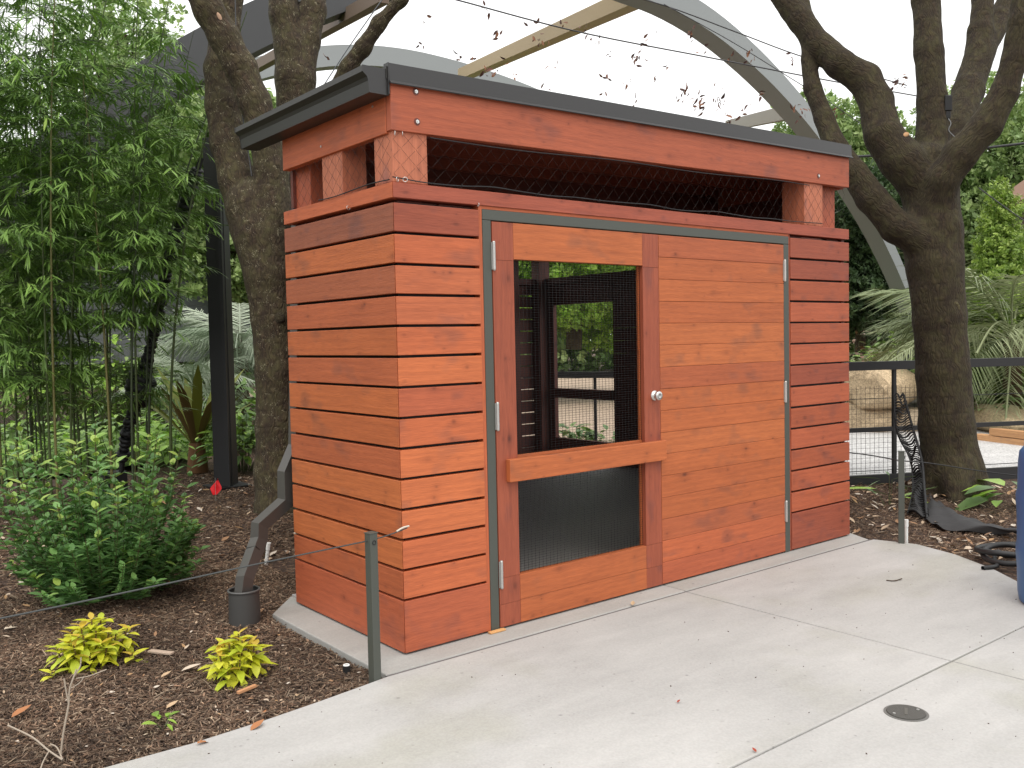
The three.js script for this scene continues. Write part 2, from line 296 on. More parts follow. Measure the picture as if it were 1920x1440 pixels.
// the cap rail round the top of the slats and the strips beside the door frame
part(shed, 'cap_rail', grain(mitreFront(rbox(0.0018, W, 2.203, 2.276, -0.089, 0.001, 0.003)), 0), CAP);
part(shed, 'cap_rail', grain(mitreSide(rbox(0, 0.089, 2.203, 2.276, -D, -0.0018, 0.003)), 2), STAIN[1]);
part(shed, 'jamb_strip', grain(box(0.506, 0.5275, 0.005, 2.2025, -0.07, -0.006), 1), STAIN[1]);
part(shed, 'jamb_strip', grain(box(3.158, 3.17, 0.005, 2.2025, -0.07, -0.006), 1), STAIN[5]);
part(shed, 'header_strip', grain(box(0.528, 3.1575, 2.187, 2.2025, -0.06, -0.008), 0), STAIN[1]);
// dark slat backing studs, seen through the gaps
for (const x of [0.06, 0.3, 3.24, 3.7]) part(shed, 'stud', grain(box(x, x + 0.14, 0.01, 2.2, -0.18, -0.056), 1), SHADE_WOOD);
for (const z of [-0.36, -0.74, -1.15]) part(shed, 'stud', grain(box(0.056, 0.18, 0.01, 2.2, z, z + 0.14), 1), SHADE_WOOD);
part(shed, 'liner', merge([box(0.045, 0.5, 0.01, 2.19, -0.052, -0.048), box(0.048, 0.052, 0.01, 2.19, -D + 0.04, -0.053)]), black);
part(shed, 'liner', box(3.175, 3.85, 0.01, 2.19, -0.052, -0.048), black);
// short posts standing on the cap rail
for (const [x0, x1, z0, z1, m] of [[0.014, 0.212, -0.186, -0.014, 0], [0.014, 0.16, -0.735, -0.512, 0], [0.07, 0.22, -1.18, -0.99, 1], [3.362, 3.586, -0.2, -0.014, 0], [3.66, 3.862, -0.30, -0.09, 1]])
  part(shed, 'post', grain(rbox(x0, x1, 2.277, 2.60, z0, z1, 0.006), 1), m ? BEAM : POSTWOOD);
// beams under the roof
const frontBeam = part(shed, 'beam', grain(shear(rbox(0.001, W + 0.003, 2.517, 2.745, -0.042, 0.002, 0.004)), 0), BEAM);
const sideBeam = part(shed, 'beam', grain(rbox(-0.002, 0.042, 2.508, 2.735, -1.18, -0.044, 0.004), 2), wood(0.42, 0.097, 0.032));
part(shed, 'beam', grain(rbox(W - 0.04, W + 0.002, 2.575, 2.80, -1.18, -0.044, 0.004), 2), BEAM);
for (const z of [-0.42, -0.8, -1.15]) part(shed, 'rafter', grain(shear(box(0.045, W - 0.045, 2.60, 2.735, z - 0.02, z + 0.02)), 0), wood(0.30, 0.07, 0.035));
// galvanised bolts sunk in the beams, and the small nails
const boltHead = merge([new THREE.CylinderGeometry(0.010, 0.010, 0.006, 6).rotateX(Math.PI / 2), new THREE.CylinderGeometry(0.004, 0.004, 0.014, 8).rotateX(Math.PI / 2)]);
const boltCup = new THREE.CylinderGeometry(0.018, 0.018, 0.0016, 20).rotateX(Math.PI / 2);
const sideBolt = boltHead.clone().rotateY(-Math.PI / 2);
for (const p of [[0.143, 2.715, 0], [0.146, 2.573, 0], [3.509, 2.63, 0]]) { const c = part(frontBeam, 'bolt_hole', boltCup, SHADE_WOOD); c.position.set(p[0], p[1], 0.0022); const b = part(frontBeam, 'bolt', boltHead, steel); b.position.set(p[0], p[1], 0.005); }
for (const p of [[0, 2.562, -0.703], [0, 2.657, -0.156]]) { const b = part(sideBeam, 'bolt', sideBolt, steel); b.scale.setScalar(0.6); b.position.set(-0.004, p[1], p[2]); }
// roof sheet, front flashing, gutter on the left with its closed end, downspout behind
const roof = part(shed, 'roof', boxUV(shear(box(-0.02, W + 0.02, 2.752, 2.81, -1.5, 0.003)), 0), bronze);
part(roof, 'soffit', grain(shear(box(0.044, W - 0.044, 2.737, 2.7515, -1.19, -0.044)), 0), wood(0.20, 0.05, 0.03));
{
  const s = new THREE.Shape([[0.004, 2.822], [0.010, 2.825], [0.013, 2.745], [0.026, 2.731], [0.022, 2.727], [0.006, 2.739]].map(([z, y]) => new THREE.Vector2(-z, y)));
  const g = new THREE.ExtrudeGeometry(s, { depth: W + 0.028, bevelEnabled: false }); g.rotateY(Math.PI / 2); g.translate(-0.008, 0, 0);
  part(roof, 'flashing', shear(g), bronzeLight);
  part(roof, 'flashing_end', box(-0.013, -0.008, 2.68, 2.826, -0.03, 0.011), bronzeLight);
}
{
  const pr = [[-0.002, 2.80], [-0.002, 2.678], [-0.106, 2.678], [-0.112, 2.73], [-0.118, 2.748], [-0.142, 2.768], [-0.142, 2.795], [-0.128, 2.795], [-0.128, 2.772], [-0.108, 2.755], [-0.100, 2.735], [-0.096, 2.688], [-0.012, 2.688], [-0.012, 2.80]];
  const s = new THREE.Shape(pr.map(([x, y]) => new THREE.Vector2(x, y))); const g = new THREE.ExtrudeGeometry(s, { depth: 1.505, bevelEnabled: false }); g.translate(0, 0, -1.51);
  const gutter = part(shed, 'gutter', g, bronze);
  const c = new THREE.Shape([[-0.012, 2.797], [-0.012, 2.676], [-0.108, 2.676], [-0.114, 2.73], [-0.12, 2.748], [-0.144, 2.768], [-0.144, 2.797]].map(([x, y]) => new THREE.Vector2(x, y)));
  const e = new THREE.ExtrudeGeometry(c, { depth: 0.004, bevelEnabled: false }); e.translate(0, 0, -0.0048); part(gutter, 'end_cap', e, bronzeLight);
  const e2 = e.clone(); e2.translate(0, 0, -1.508); part(gutter, 'end_cap', e2, bronze);
}
{
  const P = [[0.163, 2.513, -1.3], [0.083, 0.916, -1.3], [0.008, 0.765, -1.3], [0.001, 0.592, -1.29], [-0.176, 0.477, -1.27], [-0.187, 0.4, -1.26], [-0.332, 0.224, -1.13], [-0.349, 0.139, -1.12]];
  const w = 0.072, h = 0.062, pos = [], idx = [], deep = V(0.3, 0, 0.95).normalize();
  const cut = P.map((p, i) => { const a = V(P[Math.max(0, i - 1)]), b = V(p), c = V(P[Math.min(P.length - 1, i + 1)]); const d1 = b.clone().sub(a).normalize(), d2 = c.clone().sub(b).normalize(); if (!i) d1.copy(d2); if (i === P.length - 1) d2.copy(d1); const t = d1.clone().add(d2).normalize(), nrm = deep.clone().cross(t).normalize(), k = 1 / Math.max(0.5, t.dot(d2)); return [b, nrm, k, t.clone().cross(nrm).normalize()]; });
  cut.forEach(([c, n, k, e], i) => { for (const [a, b] of [[-1, -1], [1, -1], [1, 1], [-1, 1]]) { const q = c.clone().addScaledVector(n, a * w / 2 * k).addScaledVector(e, -b * h / 2 * k); pos.push(q.x, q.y, q.z); } if (i) for (let f = 0; f < 4; f++) { const A = (i - 1) * 4 + f, B = (i - 1) * 4 + (f + 1) % 4; idx.push(A, B, A + 4, B, B + 4, A + 4); } });
  let g = new THREE.BufferGeometry(); g.setAttribute('position', new THREE.Float32BufferAttribute(pos, 3)); g.setIndex(idx); g = g.toNonIndexed(); g.computeVertexNormals();
  const spout = part(shed, 'downspout', g, std({ color: lin(0.085, 0.080, 0.074), roughness: 0.42, metalness: 0.25, side: THREE.DoubleSide }));
  // crimped joints of the elbows
  const a = V(P[5]).lerp(V(P[6]), 0.3), d = V(P[6]).sub(V(P[5])).normalize(); part(spout, 'joint_ring', bar(a.clone().addScaledVector(d, -0.003), a.clone().addScaledVector(d, 0.003), w + 0.004, h + 0.004, deep), bronze);
}
// steel door frame: jambs and head mitred, rebated behind the doors
for (const [n, x0, x1] of [['l', 0.5295, 0.584], ['r', 3.097, 3.1555]]) part(shed, 'door_jamb', rbox(x0, x1, 0.002, 2.131, -0.13, -0.003, 0.004), frameGrey);
part(shed, 'door_head', rbox(0.5295, 3.1555, 2.1315, 2.1855, -0.13, -0.003, 0.004), frameGrey);
// left leaf: framed door with wire screens; right leaf: boarded
const doorHinge = (() => { const list = [new THREE.CylinderGeometry(0.0085, 0.0085, 0.138, 10), new THREE.CylinderGeometry(0.006, 0.009, 0.006, 10).translate(0, 0.072, 0), new THREE.CylinderGeometry(0.009, 0.006, 0.006, 10).translate(0, -0.072, 0), box(-0.012, 0.012, -0.069, 0.069, -0.008, -0.004)]; for (const y of [-0.042, -0.014, 0.014, 0.042]) list.push(new THREE.CylinderGeometry(0.0092, 0.0092, 0.002, 10).translate(0, y, 0)); return merge(list); })();
const FACE = -0.001, BACK = -0.046;
const leftDoor = new THREE.Group(); leftDoor.name = 'screen_door'; shed.add(leftDoor); tag(leftDoor, 'left door leaf with wire screens and a steel knob');
for (const [x0, x1] of [[0.588, 0.7255], [1.7005, 1.838]]) for (const [y0, y1] of [[0.012, 0.130], [0.1312, 0.2695], [0.2706, 1.929], [1.9302, 2.126]]) part(leftDoor, 'stile', grain(rbox(x0, x1, y0, y1, BACK, FACE, 0.0012), 1), STILE);
for (const [y0, y1] of [[0.012, 0.134], [0.1352, 0.270]]) part(leftDoor, 'plank', grain(rbox(0.7265, 1.6995, y0, y1, BACK, FACE + 0.0006, 0.002), 0), ORANGE[1]);
part(leftDoor, 'plank', grain(rbox(0.7265, 1.6995, 1.938, 2.126, BACK, FACE + 0.0006, 0.002), 0), ORANGE[0]);
part(leftDoor, 'rail', grain(rbox(0.7265, 1.6995, 0.778, 0.905, BACK, -0.024, 0.002), 0), ORANGE[1]);
part(leftDoor, 'push_bar', grain(rbox(0.645, 1.852, 0.774, 0.894, FACE + 0.0002, 0.036, 0.005), 0), ORANGE[0]);
for (const [y0, y1] of [[0.271, 0.777], [0.906, 1.937]]) { for (const [x0, x1] of [[0.7265, 0.738], [1.688, 1.6995]]) part(leftDoor, 'screen_stop', grain(box(x0, x1, y0, y1, BACK, -0.03), 1), ORANGE[1]); }
const screen = (y0, y1) => { const list = [], z = -0.0275, r = 0.00066; for (let x = 0.7275; x < 1.699; x += 0.0262) list.push(box(x - r, x + r, y0, y1, z - r, z + r)); for (let y = y0 + 0.006; y < y1; y += 0.0136) list.push(box(0.7268, 1.6992, y - r, y + r, z + r * 0.8, z + r * 2.8)); return merge(list); };
for (const [y0, y1] of [[0.2705, 0.774], [0.894, 1.937]]) part(leftDoor, 'wire_screen', screen(y0, y1), wireBlack).userData.kind = 'stuff';
const rightDoor = new THREE.Group(); rightDoor.name = 'board_door'; shed.add(rightDoor); tag(rightDoor, 'right door leaf of close horizontal boards');
for (let k = 0; k < 16; k++) { const y0 = 0.012 + k * 0.13215; part(rightDoor, 'plank', grain(rbox(1.8415, 3.094, y0, y0 + 0.1312, BACK, FACE + (woodRnd() - 0.5) * 0.002, 0.003), 0), k === 1 ? STAIN[1] : k < 1 ? STAIN[3] : k === 15 || k === 9 || k === 2 ? BROWN[2] : ORANGE[Math.floor(woodRnd() * 3)]); }
for (const [y, x] of [[1.95, 0.592], [1.122, 0.594], [0.292, 0.597]]) { const h = part(leftDoor, 'hinge', doorHinge, zinc); h.position.set(x, y, 0.006); }
for (const y of [1.95, 1.12, 0.292]) { const h = part(rightDoor, 'hinge', doorHinge, zinc); h.position.set(3.098, y, 0.006); }
{
  const pts = [[0.030, 0], [0.031, 0.004], [0.028, 0.008], [0.020, 0.012], [0.019, 0.018], [0.0235, 0.022], [0.0275, 0.032], [0.0275, 0.040], [0.023, 0.046], [0.012, 0.047], [0.0115, 0.045], [0, 0.045]].map(([r, h]) => new THREE.Vector2(r, h));
  const knob = part(leftDoor, 'door_knob', new THREE.LatheGeometry(pts, 28).rotateX(Math.PI / 2), steel); knob.position.set(1.786, 1.166, FACE);
}
// netting stretched across the openings under the beams, its border cable and clips
function netting(n, m, cw, ch, map) {                      // n by m diamonds; map(u, v) places a point in metres
  const list = [];
  for (let i = 0; i < n; i++) for (let j = 0; j < m; j++) for (const [a, b, c, d] of [[0, 0.5, 0.42, 0.08], [0.42, 0.08, 0.58, -0.08], [0, 0.5, 0.42, 0.92]]) {
    const P = (u, v) => map((i + u + 0.5 * 0) * cw, (j + v) * ch);
    const A = P(a === 0.42 ? 0.5 - 0.03 : a, b), B = P(c, d);
    list.push(rod(A, B, 0.00078, 3));
    const A2 = P(1 - (a === 0.42 ? 0.47 : a), b), B2 = P(1 - c, d); if (a !== 0.42) list.push(rod(A2, B2, 0.00078, 3));
  }
  return merge(list);
}
part(shed, 'netting', netting(46, 3, 0.0835, 0.085, (u, v) => V(0.015 + u, 2.278 + v * (0.94 + 0.06 * u), -0.008 + 0.004 * Math.sin(u * 9))), netWire).userData.kind = 'stuff';
part(shed, 'netting', netting(13, 3, 0.0835, 0.08, (u, v) => V(0.005, 2.279 + v * 0.95, -0.02 - u)), netWire).userData.kind = 'stuff';
const sag = (a, b, n, f) => Array.from({ length: n + 1 }, (_, i) => f(lerp(a, b, i / n), i));
part(shed, 'border_cable', merge([tube(sag(0.0, 3.55, 18, (x, i) => [x, 2.285 + 0.012 * (i % 3 ? 0.4 : 1) - 0.004 * Math.sin(x * 7), 0.004]), 0.0032, 5), tube(sag(0.22, 3.4, 14, (x, i) => [x, 2.505 + RISE * x - 0.012 * Math.sin(x * 2.1) ** 2, 0.001]), 0.003, 5), tube(sag(-0.02, -0.75, 8, (z, i) => [-0.004, 2.287 - 0.006 * Math.sin(z * 8), z]), 0.0032, 5)]), black);
{
  const ring = new THREE.TorusGeometry(0.011, 0.0016, 6, 16);
  for (const [x, y, z, t] of [[0.024, 2.288, 0.008, 0.6], [0.066, 2.29, 0.009, -0.5], [0.018, 2.503, 0.006, 1.1], [0.06, 2.505, 0.006, 1.0], [-0.006, 2.205, -0.42, 0.2], [0.499, 2.203, 0.006, 1.2]]) { const r = part(shed, 'clip', ring, steel); r.position.set(x, y, z); r.rotation.y = t; }
  for (const [x, z, w] of [[0.4, 0.004, 0], [0.9, 0.004, 0], [1.35, 0.004, 0], [1.9, 0.004, 0], [2.3, 0.004, 0]]) { const r = part(shed, 'clip', ring, black); r.position.set(x, 2.29, z); r.rotation.y = 1.2; r.scale.setScalar(0.8); }
}
// inside: dark floor and the long room behind, with its own screened doorway and slatted end
part(shed, 'floor', boxUV(merge([box(0.05, 3.85, 0.002, 0.012, -1.36, -0.05), slab([[0.2, -1.3601], [5.38, -1.3601], [5.38, -5.24], [2.26, -5.24]], 0.002, 0.012, 0)]), 0), darkFloor);
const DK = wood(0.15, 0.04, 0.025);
const BX0 = 2.15, BX1 = 5.4, BZ0 = -5.25;
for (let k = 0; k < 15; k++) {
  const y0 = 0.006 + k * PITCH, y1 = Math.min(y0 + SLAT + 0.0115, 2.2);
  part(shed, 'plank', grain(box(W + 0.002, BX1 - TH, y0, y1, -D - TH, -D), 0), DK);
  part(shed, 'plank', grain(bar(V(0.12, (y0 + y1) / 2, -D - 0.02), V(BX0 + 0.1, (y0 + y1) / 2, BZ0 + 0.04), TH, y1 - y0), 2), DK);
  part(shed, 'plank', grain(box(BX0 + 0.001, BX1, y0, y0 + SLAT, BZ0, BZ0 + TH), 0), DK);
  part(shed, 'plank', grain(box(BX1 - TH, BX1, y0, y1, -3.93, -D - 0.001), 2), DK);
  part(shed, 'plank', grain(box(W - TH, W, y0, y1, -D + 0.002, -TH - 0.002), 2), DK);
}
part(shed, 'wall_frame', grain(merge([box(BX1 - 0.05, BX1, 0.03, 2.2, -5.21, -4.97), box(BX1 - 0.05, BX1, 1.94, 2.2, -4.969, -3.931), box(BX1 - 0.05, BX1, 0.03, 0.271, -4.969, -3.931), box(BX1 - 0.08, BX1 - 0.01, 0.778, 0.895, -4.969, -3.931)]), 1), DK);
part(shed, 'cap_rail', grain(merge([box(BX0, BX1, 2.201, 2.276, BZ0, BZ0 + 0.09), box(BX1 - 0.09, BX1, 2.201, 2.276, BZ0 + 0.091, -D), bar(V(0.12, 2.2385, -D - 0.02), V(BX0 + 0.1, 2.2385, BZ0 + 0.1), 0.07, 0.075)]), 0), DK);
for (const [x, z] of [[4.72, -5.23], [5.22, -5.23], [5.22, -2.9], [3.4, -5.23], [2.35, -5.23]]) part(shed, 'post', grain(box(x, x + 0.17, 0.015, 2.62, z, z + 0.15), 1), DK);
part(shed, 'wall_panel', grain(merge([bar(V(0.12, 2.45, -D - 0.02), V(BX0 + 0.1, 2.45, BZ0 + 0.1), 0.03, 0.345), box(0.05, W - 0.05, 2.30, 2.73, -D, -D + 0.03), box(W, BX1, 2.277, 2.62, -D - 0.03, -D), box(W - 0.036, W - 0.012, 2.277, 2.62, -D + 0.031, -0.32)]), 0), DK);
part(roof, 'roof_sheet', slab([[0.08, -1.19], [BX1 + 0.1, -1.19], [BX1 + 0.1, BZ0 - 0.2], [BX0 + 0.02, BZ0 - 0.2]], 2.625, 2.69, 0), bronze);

// ------------------------------------------------------------------ trees: trunk and limbs as one smooth skin over a skeleton
function skin(bones, cell, rough, k = 0.07, seed = 1) {   // bones: [[x,y,z,r],[x,y,z,r]]; returns geometry with bark uv (u round the limb, v along it)
  const lo = [1e9, 1e9, 1e9], hi = [-1e9, -1e9, -1e9];
  for (const b of bones) for (const p of b) for (let c = 0; c < 3; c++) { lo[c] = Math.min(lo[c], p[c] - p[3] - 0.12); hi[c] = Math.max(hi[c], p[c] + p[3] + 0.12); }
  const n = lo.map((l, c) => Math.ceil((hi[c] - l) / cell) + 1), F = new Float32Array(n[0] * n[1] * n[2]).fill(1), at = (x, y, z) => (z * n[1] + y) * n[0] + x;
  for (const [a, b] of bones) {
    const i0 = [], i1 = [], pad = Math.max(a[3], b[3]) + k * 2 + 0.06;
    for (let c = 0; c < 3; c++) { i0[c] = Math.max(0, Math.floor((Math.min(a[c], b[c]) - pad - lo[c]) / cell)); i1[c] = Math.min(n[c] - 1, Math.ceil((Math.max(a[c], b[c]) + pad - lo[c]) / cell)); }
    const dx = b[0] - a[0], dy = b[1] - a[1], dz = b[2] - a[2], L = dx * dx + dy * dy + dz * dz;
    for (let z = i0[2]; z <= i1[2]; z++) for (let y = i0[1]; y <= i1[1]; y++) for (let x = i0[0]; x <= i1[0]; x++) {
      const px = lo[0] + x * cell - a[0], py = lo[1] + y * cell - a[1], pz = lo[2] + z * cell - a[2], t = clamp((px * dx + py * dy + pz * dz) / L, 0, 1);
      const d = Math.hypot(px - dx * t, py - dy * t, pz - dz * t) - lerp(a[3], b[3], t), i = at(x, y, z), f = F[i], h = Math.max(0, k - Math.abs(f - d)) / k;
      F[i] = Math.min(f, d) - h * h * k / 4;
    }
  }
  for (let z = 0; z < n[2]; z++) for (let y = 0; y < n[1]; y++) for (let x = 0; x < n[0]; x++) { const i = at(x, y, z); if (Math.abs(F[i]) < 0.12) { const X = lo[0] + x * cell, Y = lo[1] + y * cell, Z = lo[2] + z * cell; F[i] += rough * (noise3(X * 7, Y * 4, Z * 7, seed) + 0.5 * noise3(X * 17, Y * 9, Z * 17, seed + 3) - 0.75); } }
  const id = new Int32Array(F.length).fill(-1), pos = [], nor = [];
  const grad = (x, y, z) => { const g = [F[at(Math.min(x + 1, n[0] - 1), y, z)] - F[at(Math.max(x - 1, 0), y, z)], F[at(x, Math.min(y + 1, n[1] - 1), z)] - F[at(x, Math.max(y - 1, 0), z)], F[at(x, y, Math.min(z + 1, n[2] - 1))] - F[at(x, y, Math.max(z - 1, 0))]]; const l = Math.hypot(...g) || 1; return g.map((v) => v / l); };
  for (let z = 0; z < n[2] - 1; z++) for (let y = 0; y < n[1] - 1; y++) for (let x = 0; x < n[0] - 1; x++) {
    const v = []; let m = 0; for (let c = 0; c < 8; c++) { v[c] = F[at(x + (c & 1), y + (c >> 1 & 1), z + (c >> 2))]; if (v[c] < 0) m++; }
    if (!m || m === 8) continue;
    let sx = 0, sy = 0, sz = 0, q = 0;
    for (let a = 0; a < 8; a++) for (const bit of [1, 2, 4]) { const b = a | bit; if (b === a || (v[a] < 0) === (v[b] < 0)) continue; const t = v[a] / (v[a] - v[b]); sx += (a & 1) + (bit === 1 ? t : 0); sy += (a >> 1 & 1) + (bit === 2 ? t : 0); sz += (a >> 2) + (bit === 4 ? t : 0); q++; }
    id[at(x, y, z)] = pos.length / 3; pos.push(lo[0] + (x + sx / q) * cell, lo[1] + (y + sy / q) * cell, lo[2] + (z + sz / q) * cell); nor.push(...grad(x, y, z));
  }
  const tri = [];
  for (let z = 1; z < n[2] - 1; z++) for (let y = 1; y < n[1] - 1; y++) for (let x = 1; x < n[0] - 1; x++) {
    const s = F[at(x, y, z)] < 0, quad = (a, b, c, d, flip) => { const q = [id[a], id[b], id[c], id[d]]; if (q.includes(-1)) return; flip ? tri.push(q[0], q[2], q[1], q[0], q[3], q[2]) : tri.push(q[0], q[1], q[2], q[0], q[2], q[3]); };
    if (s !== F[at(x + 1, y, z)] < 0) quad(at(x, y - 1, z - 1), at(x, y, z - 1), at(x, y, z), at(x, y - 1, z), !s);
    if (s !== F[at(x, y + 1, z)] < 0) quad(at(x - 1, y, z - 1), at(x - 1, y, z), at(x, y, z), at(x, y, z - 1), !s);
    if (s !== F[at(x, y, z + 1)] < 0) quad(at(x - 1, y - 1, z), at(x, y - 1, z), at(x, y, z), at(x - 1, y, z), !s);
  }
  const P = new Float32Array(tri.length * 3), N = new Float32Array(tri.length * 3), U = new Float32Array(tri.length * 2), frames = bones.map(([a, b]) => { const d = V(b[0] - a[0], b[1] - a[1], b[2] - a[2]), L = d.length(); d.normalize(); const e = Math.abs(d.y) > 0.9 ? V(1, 0, 0) : V(0, 1, 0), u = e.clone().cross(d).normalize(), w = d.clone().cross(u); return { a, b, d, L, u, w }; });
  let run = 0; frames.forEach((f) => { f.v0 = run; run += f.L; });
  for (let i = 0; i < tri.length; i += 3) {
    const c = [0, 0, 0]; for (let j = 0; j < 3; j++) for (let k2 = 0; k2 < 3; k2++) { const q = pos[tri[i + j] * 3 + k2]; P[(i + j) * 3 + k2] = q; N[(i + j) * 3 + k2] = nor[tri[i + j] * 3 + k2]; c[k2] += q / 3; }
    let best, bd = 1e9; for (const f of frames) { const x = c[0] - f.a[0], y = c[1] - f.a[1], z = c[2] - f.a[2], t = clamp((x * f.d.x + y * f.d.y + z * f.d.z) / f.L, 0, 1), d = Math.hypot(x - f.d.x * f.L * t, y - f.d.y * f.L * t, z - f.d.z * f.L * t) - lerp(f.a[3], f.b[3], t); if (d < bd) { bd = d; best = f; } }
    const ang = (x, y, z) => Math.atan2(x * best.w.x + y * best.w.y + z * best.w.z, x * best.u.x + y * best.u.y + z * best.u.z), A = best.a, c0 = ang(c[0] - A[0], c[1] - A[1], c[2] - A[2]), R = (best.a[3] + best.b[3]) / 2;
    for (let j = 0; j < 3; j++) { const x = P[(i + j) * 3] - A[0], y = P[(i + j) * 3 + 1] - A[1], z = P[(i + j) * 3 + 2] - A[2]; let t = ang(x, y, z); while (t - c0 > Math.PI) t -= 2 * Math.PI; while (t - c0 < -Math.PI) t += 2 * Math.PI; U[(i + j) * 2] = t * R; U[(i + j) * 2 + 1] = best.v0 + x * best.d.x + y * best.d.y + z * best.d.z; }
  }
  const g = new THREE.BufferGeometry(); g.setAttribute('position', new THREE.BufferAttribute(P, 3)); g.setAttribute('normal', new THREE.BufferAttribute(N, 3)); g.setAttribute('uv', new THREE.BufferAttribute(U, 2));
  return g;
}
const chain = (...pts) => pts.slice(1).map((p, i) => [pts[i], p]);           // pts: [[x,y,z], r]
const limb = (...pr) => { const q = []; for (let i = 0; i < pr.length; i += 2) q.push([...pr[i], pr[i + 1]]); return chain(...q); };
// right hand tree
{
  const t = thing('shade_tree', 'thick dark trunked tree with five spreading limbs beside the right end of the shed', 'tree');
  const bones = [
    ...limb([6.0, -0.45, -0.24], 0.36, [5.98, 0.0, -0.22], 0.315, [5.947, 0.262, -0.23], 0.262, [5.931, 0.649, -0.266], 0.235, [5.927, 1.132, -0.299], 0.222, [5.927, 1.615, -0.329], 0.226, [5.921, 2.098, -0.377], 0.24, [5.942, 2.439, -0.407], 0.25, [5.976, 2.783, -0.439], 0.235, [6.015, 3.033, -0.475], 0.2),
    ...limb([5.974, 0.312, -0.185], 0.2, [6.007, -0.034, -0.01], 0.12, [5.984, -0.228, 0.112], 0.06), ...limb([5.895, 0.314, -0.248], 0.2, [5.735, 0.03, -0.358], 0.10, [5.55, -0.164, -0.366], 0.05), ...limb([5.843, 0.28, -0.16], 0.18, [5.634, -0.011, -0.027], 0.09, [5.463, -0.203, 0.079], 0.04),
    ...limb([5.838, 2.315, -0.418], 0.180, [5.638, 2.464, -0.587], 0.140, [5.527, 2.731, -0.756], 0.131, [5.452, 2.985, -0.895], 0.117, [5.424, 3.238, -1.061], 0.104, [5.446, 3.524, -1.19], 0.090, [5.466, 3.837, -1.321], 0.077, [5.496, 4.13, -1.379], 0.070, [5.537, 4.503, -1.433], 0.063, [5.582, 5.054, -1.56], 0.054),
    ...limb([5.908, 2.779, -0.455], 0.180, [5.751, 3.074, -0.598], 0.184, [5.677, 3.306, -0.736], 0.167, [5.74, 3.649, -0.834], 0.149, [5.715, 3.861, -0.931], 0.144, [5.586, 4.03, -1.109], 0.131, [5.528, 4.239, -1.296], 0.122, [5.49, 4.514, -1.472], 0.117, [5.412, 4.878, -1.684], 0.113, [5.413, 5.257, -1.835], 0.108),
    ...limb([6.002, 2.932, -0.453], 0.171, [6.129, 3.293, -0.503], 0.144, [6.195, 3.65, -0.536], 0.135, [6.242, 4.112, -0.591], 0.128, [6.341, 4.647, -0.673], 0.122, [6.446, 5.142, -0.749], 0.113),
    ...limb([6.159, 2.947, -0.457], 0.162, [6.546, 3.391, -0.496], 0.149, [6.92, 3.859, -0.547], 0.144, [7.238, 4.282, -0.575], 0.135, [7.606, 4.676, -0.562], 0.113, [7.979, 5.118, -0.549], 0.104), ...limb([7.086, 4.095, -0.557], 0.117, [7.248, 4.495, -0.581], 0.113, [7.521, 5.213, -0.664], 0.099),
    ...limb([5.899, 2.578, -0.386], 0.180, [5.827, 2.84, -0.267], 0.149, [5.866, 3.054, -0.122], 0.140, [5.937, 3.261, 0.051], 0.131, [6.031, 3.544, 0.172], 0.117, [6.064, 3.825, 0.245], 0.104, [6.067, 4.126, 0.293], 0.095, [6.115, 4.532, 0.306], 0.090),
  ];
  part(t, 'trunk', skin(bones, 0.022, 0.020, 0.035, 3), barkGreen);
  const scar = part(t, 'pruning_scar', new THREE.SphereGeometry(0.042, 16, 10).scale(1, 0.62, 0.4), std({ color: lin(0.42, 0.24, 0.12), roughness: 0.9 })); scar.position.set(...[5.682, 3.277, -0.525]); scar.rotation.set(-0.9, -0.6, 0);
  const knot = part(t, 'branch_scar', new THREE.TorusGeometry(0.036, 0.013, 8, 18), std({ map: barkMap, color: lin(1.1, 1.1, 0.85), roughness: 1 })); knot.position.set(...[5.832, 1.718, -0.149]); knot.rotation.y = -0.6; knot.scale.set(1, 1.15, 0.7);
}
// left hand tree, forked behind the shed's left wall
{
  const t = thing('forked_tree', 'tree with rough speckled bark forking behind the left wall of the shed', 'tree');
  const bones = [
    ...limb([1.2, -0.45, -4.0], 0.29, [1.2, 0.0, -4.0], 0.245, [1.194, 0.338, -4.05], 0.208, [1.21, 0.774, -4.064], 0.188, [1.221, 1.257, -4.085], 0.186, [1.225, 1.741, -4.112], 0.196, [1.213, 2.128, -4.145], 0.215, [1.19, 2.519, -4.213], 0.255, [1.164, 2.765, -4.275], 0.26),
    ...limb([1.125, 2.575, -4.32], 0.17, [1.074, 3.024, -4.452], 0.165, [1.041, 3.38, -4.565], 0.16, [1.045, 3.738, -4.647], 0.158, [1.066, 4.1, -4.717], 0.152, [1.121, 4.466, -4.76], 0.138, [1.185, 4.835, -4.796], 0.13, [1.258, 5.23, -4.89], 0.12),
    ...limb([1.234, 2.702, -4.113], 0.19, [1.23, 3.078, -4.075], 0.15, [1.176, 3.402, -4.074], 0.142, [1.098, 3.676, -4.089], 0.138, [0.996, 3.97, -4.125], 0.132, [0.878, 4.215, -4.17], 0.13, [0.771, 4.433, -4.205], 0.13, [0.664, 4.693, -4.242], 0.125, [0.566, 4.905, -4.269], 0.12),
  ];
  part(t, 'trunk', skin(bones, 0.022, 0.020, 0.05, 8), bark);
  const knot = part(t, 'branch_scar', new THREE.SphereGeometry(0.05, 14, 10).scale(1, 1, 0.6), bark); knot.position.set(...[1.19, 1.754, -3.91]); knot.rotation.y = -0.67;
  const burr = part(t, 'burr', new THREE.SphereGeometry(0.03, 12, 8).scale(0.7, 1.6, 0.5), std({ color: lin(0.42, 0.27, 0.18), roughness: 1 })); burr.position.set(...[0.805, 4.342, -4.069]); burr.rotation.z = 0.5;
}
